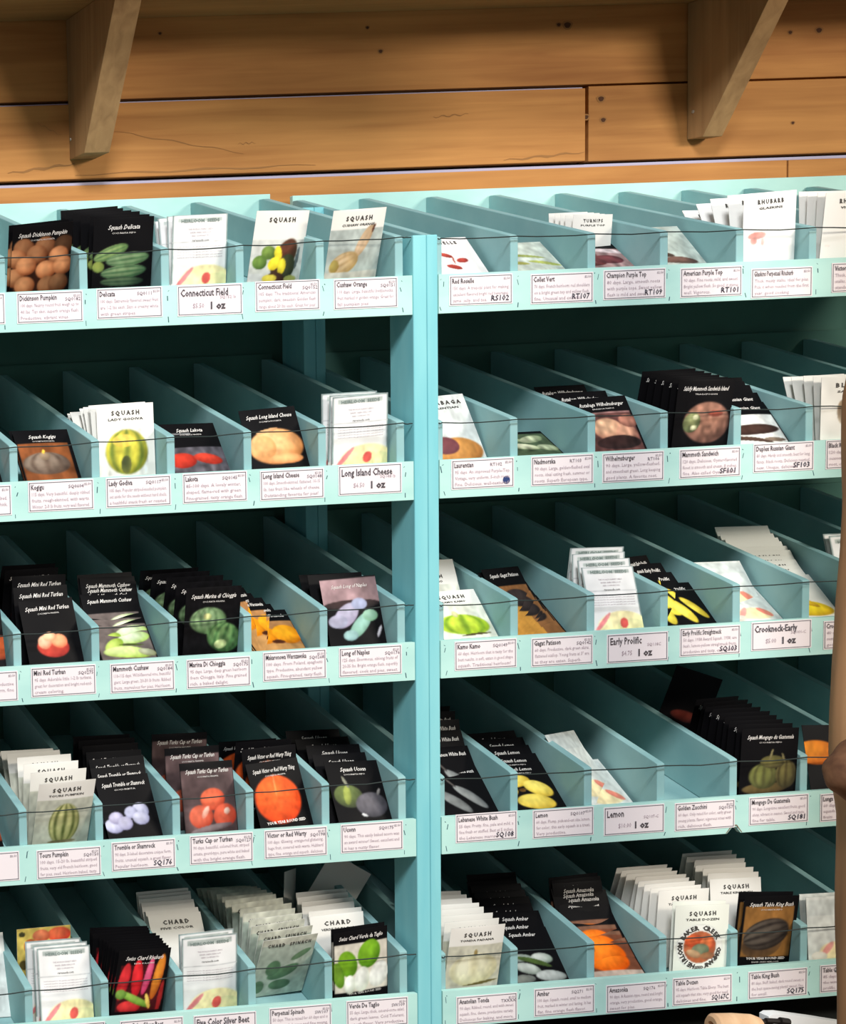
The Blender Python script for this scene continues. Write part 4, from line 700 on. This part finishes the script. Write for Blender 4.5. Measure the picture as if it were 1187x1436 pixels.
# log post
def log_mesh():
    prof = [(-1.75, 0.412), (-1.4, 0.407), (-1.036, 0.398), (-0.91, 0.395), (-0.82, 0.393), (-0.775, 0.391), (-0.74, 0.385), (-0.7, 0.381), (-0.64, 0.383), (-0.584, 0.386), (-0.504, 0.391), (-0.44, 0.397), (-0.372, 0.401), (-0.3, 0.4005), (-0.249, 0.4), (-0.15, 0.416), (-0.051, 0.4185), (0.1, 0.426), (0.3, 0.438), (0.6, 0.456), (0.9, 0.476)]
    zs = np.linspace(-1.75, .9, 170); xl = np.interp(zs, [p[0] for p in prof], [p[1] for p in prof]); R_ = .072; k = 56; vs = []
    rs = np.random.RandomState(5); ph = rs.rand(6)*6
    for z, x in zip(zs, xl):
        for j in range(k):
            a = 2*math.pi*j/k
            r = R_*(1+.025*math.sin(3*a+z*3+ph[0])*1+.018*math.sin(7*a+z*9+ph[1])+.01*math.sin(13*a-z*21+ph[2]))
            r -= R_*(.025*math.sin(3*math.pi+z*3+ph[0])+.018*math.sin(7*math.pi+z*9+ph[1])+.01*math.sin(13*math.pi-z*21+ph[2])) * max(0, -math.cos(a))
            vs.append((x+1.236*R_+r*math.cos(a), -.3+r*math.sin(a), Z0+z))
    fs = [(i*k+j, i*k+(j+1) % k, (i+1)*k+(j+1) % k, (i+1)*k+j) for i in range(len(zs)-1) for j in range(k)]
    fs += [tuple(range(k))[::-1], tuple(range((len(zs)-1)*k, len(zs)*k))]
    return vs, fs
mb = MB(); mb.add(*log_mesh(), BARK)
logo = mb.build('log_post', smooth=True); tag(logo, 'peeled brown tree trunk post at the right edge of the photo', 'post')
def burl(cx, cy, cz, r, sx=1, sy=1, sz=1, seed=0, name='branch_knot'):
    bm = bmesh.new(); bmesh.ops.create_icosphere(bm, subdivisions=4, radius=1); rs = random.Random(seed); q = [rs.random()*6 for _ in range(6)]
    for v in bm.verts:
        c = v.co; f = 1+.10*math.sin(3*c.x+q[0])*math.sin(3*c.z+q[1])+.03*math.sin(8*c.z+q[2]+3*c.y)
        v.co = Vector((c.x*sx*f*r, c.y*sy*f*r, c.z*sz*f*r))
    me = bpy.data.meshes.new(name); bm.to_mesh(me); bm.free(); me.materials.append(BURL)
    me.polygons.foreach_set('use_smooth', [True]*len(me.polygons))
    o = bpy.data.objects.new(name, me); COL.objects.link(o); o.location = (cx, cy, Z0+cz); o.parent = logo; return o
burl(.390, -.322, -.708, .029, .95, 1, 1.3, 1)
burl(.401, -.33, -.752, .019, .9, 1, 1, 7)
burl(.420, -.345, -.632, .028, .6, .9, 1.5, 2)
burl(.415, -.325, -.250, .011, 1, 1, 1.5, 3)
burl(.423, -.335, -.80, .02, .8, .9, .9, 5)

# things standing on the bottom shelf
zs = Z0-1.175
mb = MB(); k = 28; L_ = .066; ro, ri = .0205, .0095; cx0 = .428; vs = []
sec = [(0, ri), (0, ro-.004), (.004, ro), (.03, ro+.0005), (L_-.01, ro-.001), (L_, ro-.005), (L_, ri), (.012, ri*.8)]
for (dx, r) in sec: vs += [(dx, r*math.cos(q*2*math.pi/k), r*math.sin(q*2*math.pi/k)) for q in range(k)]
fs = [(i*k+q, i*k+(q+1) % k, ((i+1) % len(sec))*k+(q+1) % k, ((i+1) % len(sec))*k+q) for i in range(len(sec)) for q in range(k)]
mb.add(vs, fs, mat('pale_wood_roller', (226, 186, 146), .6, .3, (204, 160, 120), (60, 20, 20)))
ob = empty('paper_roll_holder', (cx0, -.04, zs)); tag(ob, 'pale wooden roller end with dark clasp, at the bottom edge of the photo', 'roller')
o = mb.build('wooden_roller', ob, smooth=False); o.location = (0, 0, .0215+.0185); o.rotation_euler = (0, math.radians(2), math.radians(-8))
mb = MB()
for a, b_, r in (((.06, -.006, .046), (.085, -.008, .044), .0045), ((.075, -.010, .048), (.105, -.010, .044), .004), ((.064, .0, .038), (.09, -.004, .034), .005), ((.095, -.012, .047), (.108, -.012, .044), .0052), ((.07, -.004, .03), (.074, -.004, .0), .004)): mb.tube([a, b_], r, mat('dark_clasp', (34, 28, 26), .5), 10)
mb.build('clasp', ob)
mb = MB(); mb.box(-.01, .12, -.014, .014, 0, .0205, mat('roller_block', (60, 50, 44), .7)); mb.build('stand_block', ob, bevel=.002)
mb = MB(); mb.prism([(.524, zs), (.524, zs+.0455), (.53, zs+.0485), (.545, zs+.0475), (.60, zs+.036), (.66, zs+.022), (.66, zs)], -.03, -.012, 1, mat('white_paper_sheet', (240, 240, 240), .5))
for q in ((.545, .03), (.58, .02)): mb.box(q[0], q[0]+.02, -.0304, -.03, zs+q[1]-.008, zs+q[1]-.006, GREY)
o = mb.build('paper_bag', bevel=.002); tag(o, 'white folded paper bag at the bottom edge, right of the wooden roller', 'paper bag')

# ---------------------------------------------------------------- light
def area(name, loc, target, size, energy, col):
    l = bpy.data.lights.new(name, 'AREA'); l.shape = 'RECTANGLE'; l.size = size[0]; l.size_y = size[1]; l.energy = energy; l.color = col
    o = bpy.data.objects.new(name, l); COL.objects.link(o); o.location = loc
    o.rotation_euler = (Vector(target)-Vector(loc)).to_track_quat('-Z', 'Y').to_euler(); return o
area('hanging_light_right', (2.1, -2.9, Z0+.95), (.3, .2, Z0-.2), (1.3, .45), 98, (1, .92, .80))
area('window_light_left', (-1.5, -3.4, Z0+2.9), (.1, .2, Z0-.5), (1.2, 1.0), 270, (.95, .98, 1))
w = bpy.data.worlds.new('room_air'); sc.world = w; w.use_nodes = True
w.node_tree.nodes['Background'].inputs['Color'].default_value = (.93, .97, 1, 1); w.node_tree.nodes['Background'].inputs['Strength'].default_value = .26

# ---------------------------------------------------------------- camera
cam = bpy.data.cameras.new('camera'); co = bpy.data.objects.new('camera', cam); COL.objects.link(co)
r_, u_, f_ = Vector((.99472372, -.09059565, -.04813673)), Vector((.05564675, .08228301, .99505424)), Vector((.08618675, .99248271, -.08689022))
M = Matrix((r_, u_, -f_)).transposed().to_4x4(); M.translation = Vector((-1.3061437, -2.2466235, Z0-.2301392)); co.matrix_world = M
cam.sensor_fit = 'HORIZONTAL'; cam.sensor_width = 36; cam.lens = 2378.5066*36/1187
cam.shift_x = (593.5+545.1404)/1187; cam.shift_y = (829.3337-718)/1187; cam.clip_start = .05
sc.camera = co
sc.view_settings.view_transform = 'Standard'; sc.view_settings.look = 'None'; sc.view_settings.gamma = 1
sc.view_settings.use_curve_mapping = False; sc.view_settings.exposure = 0
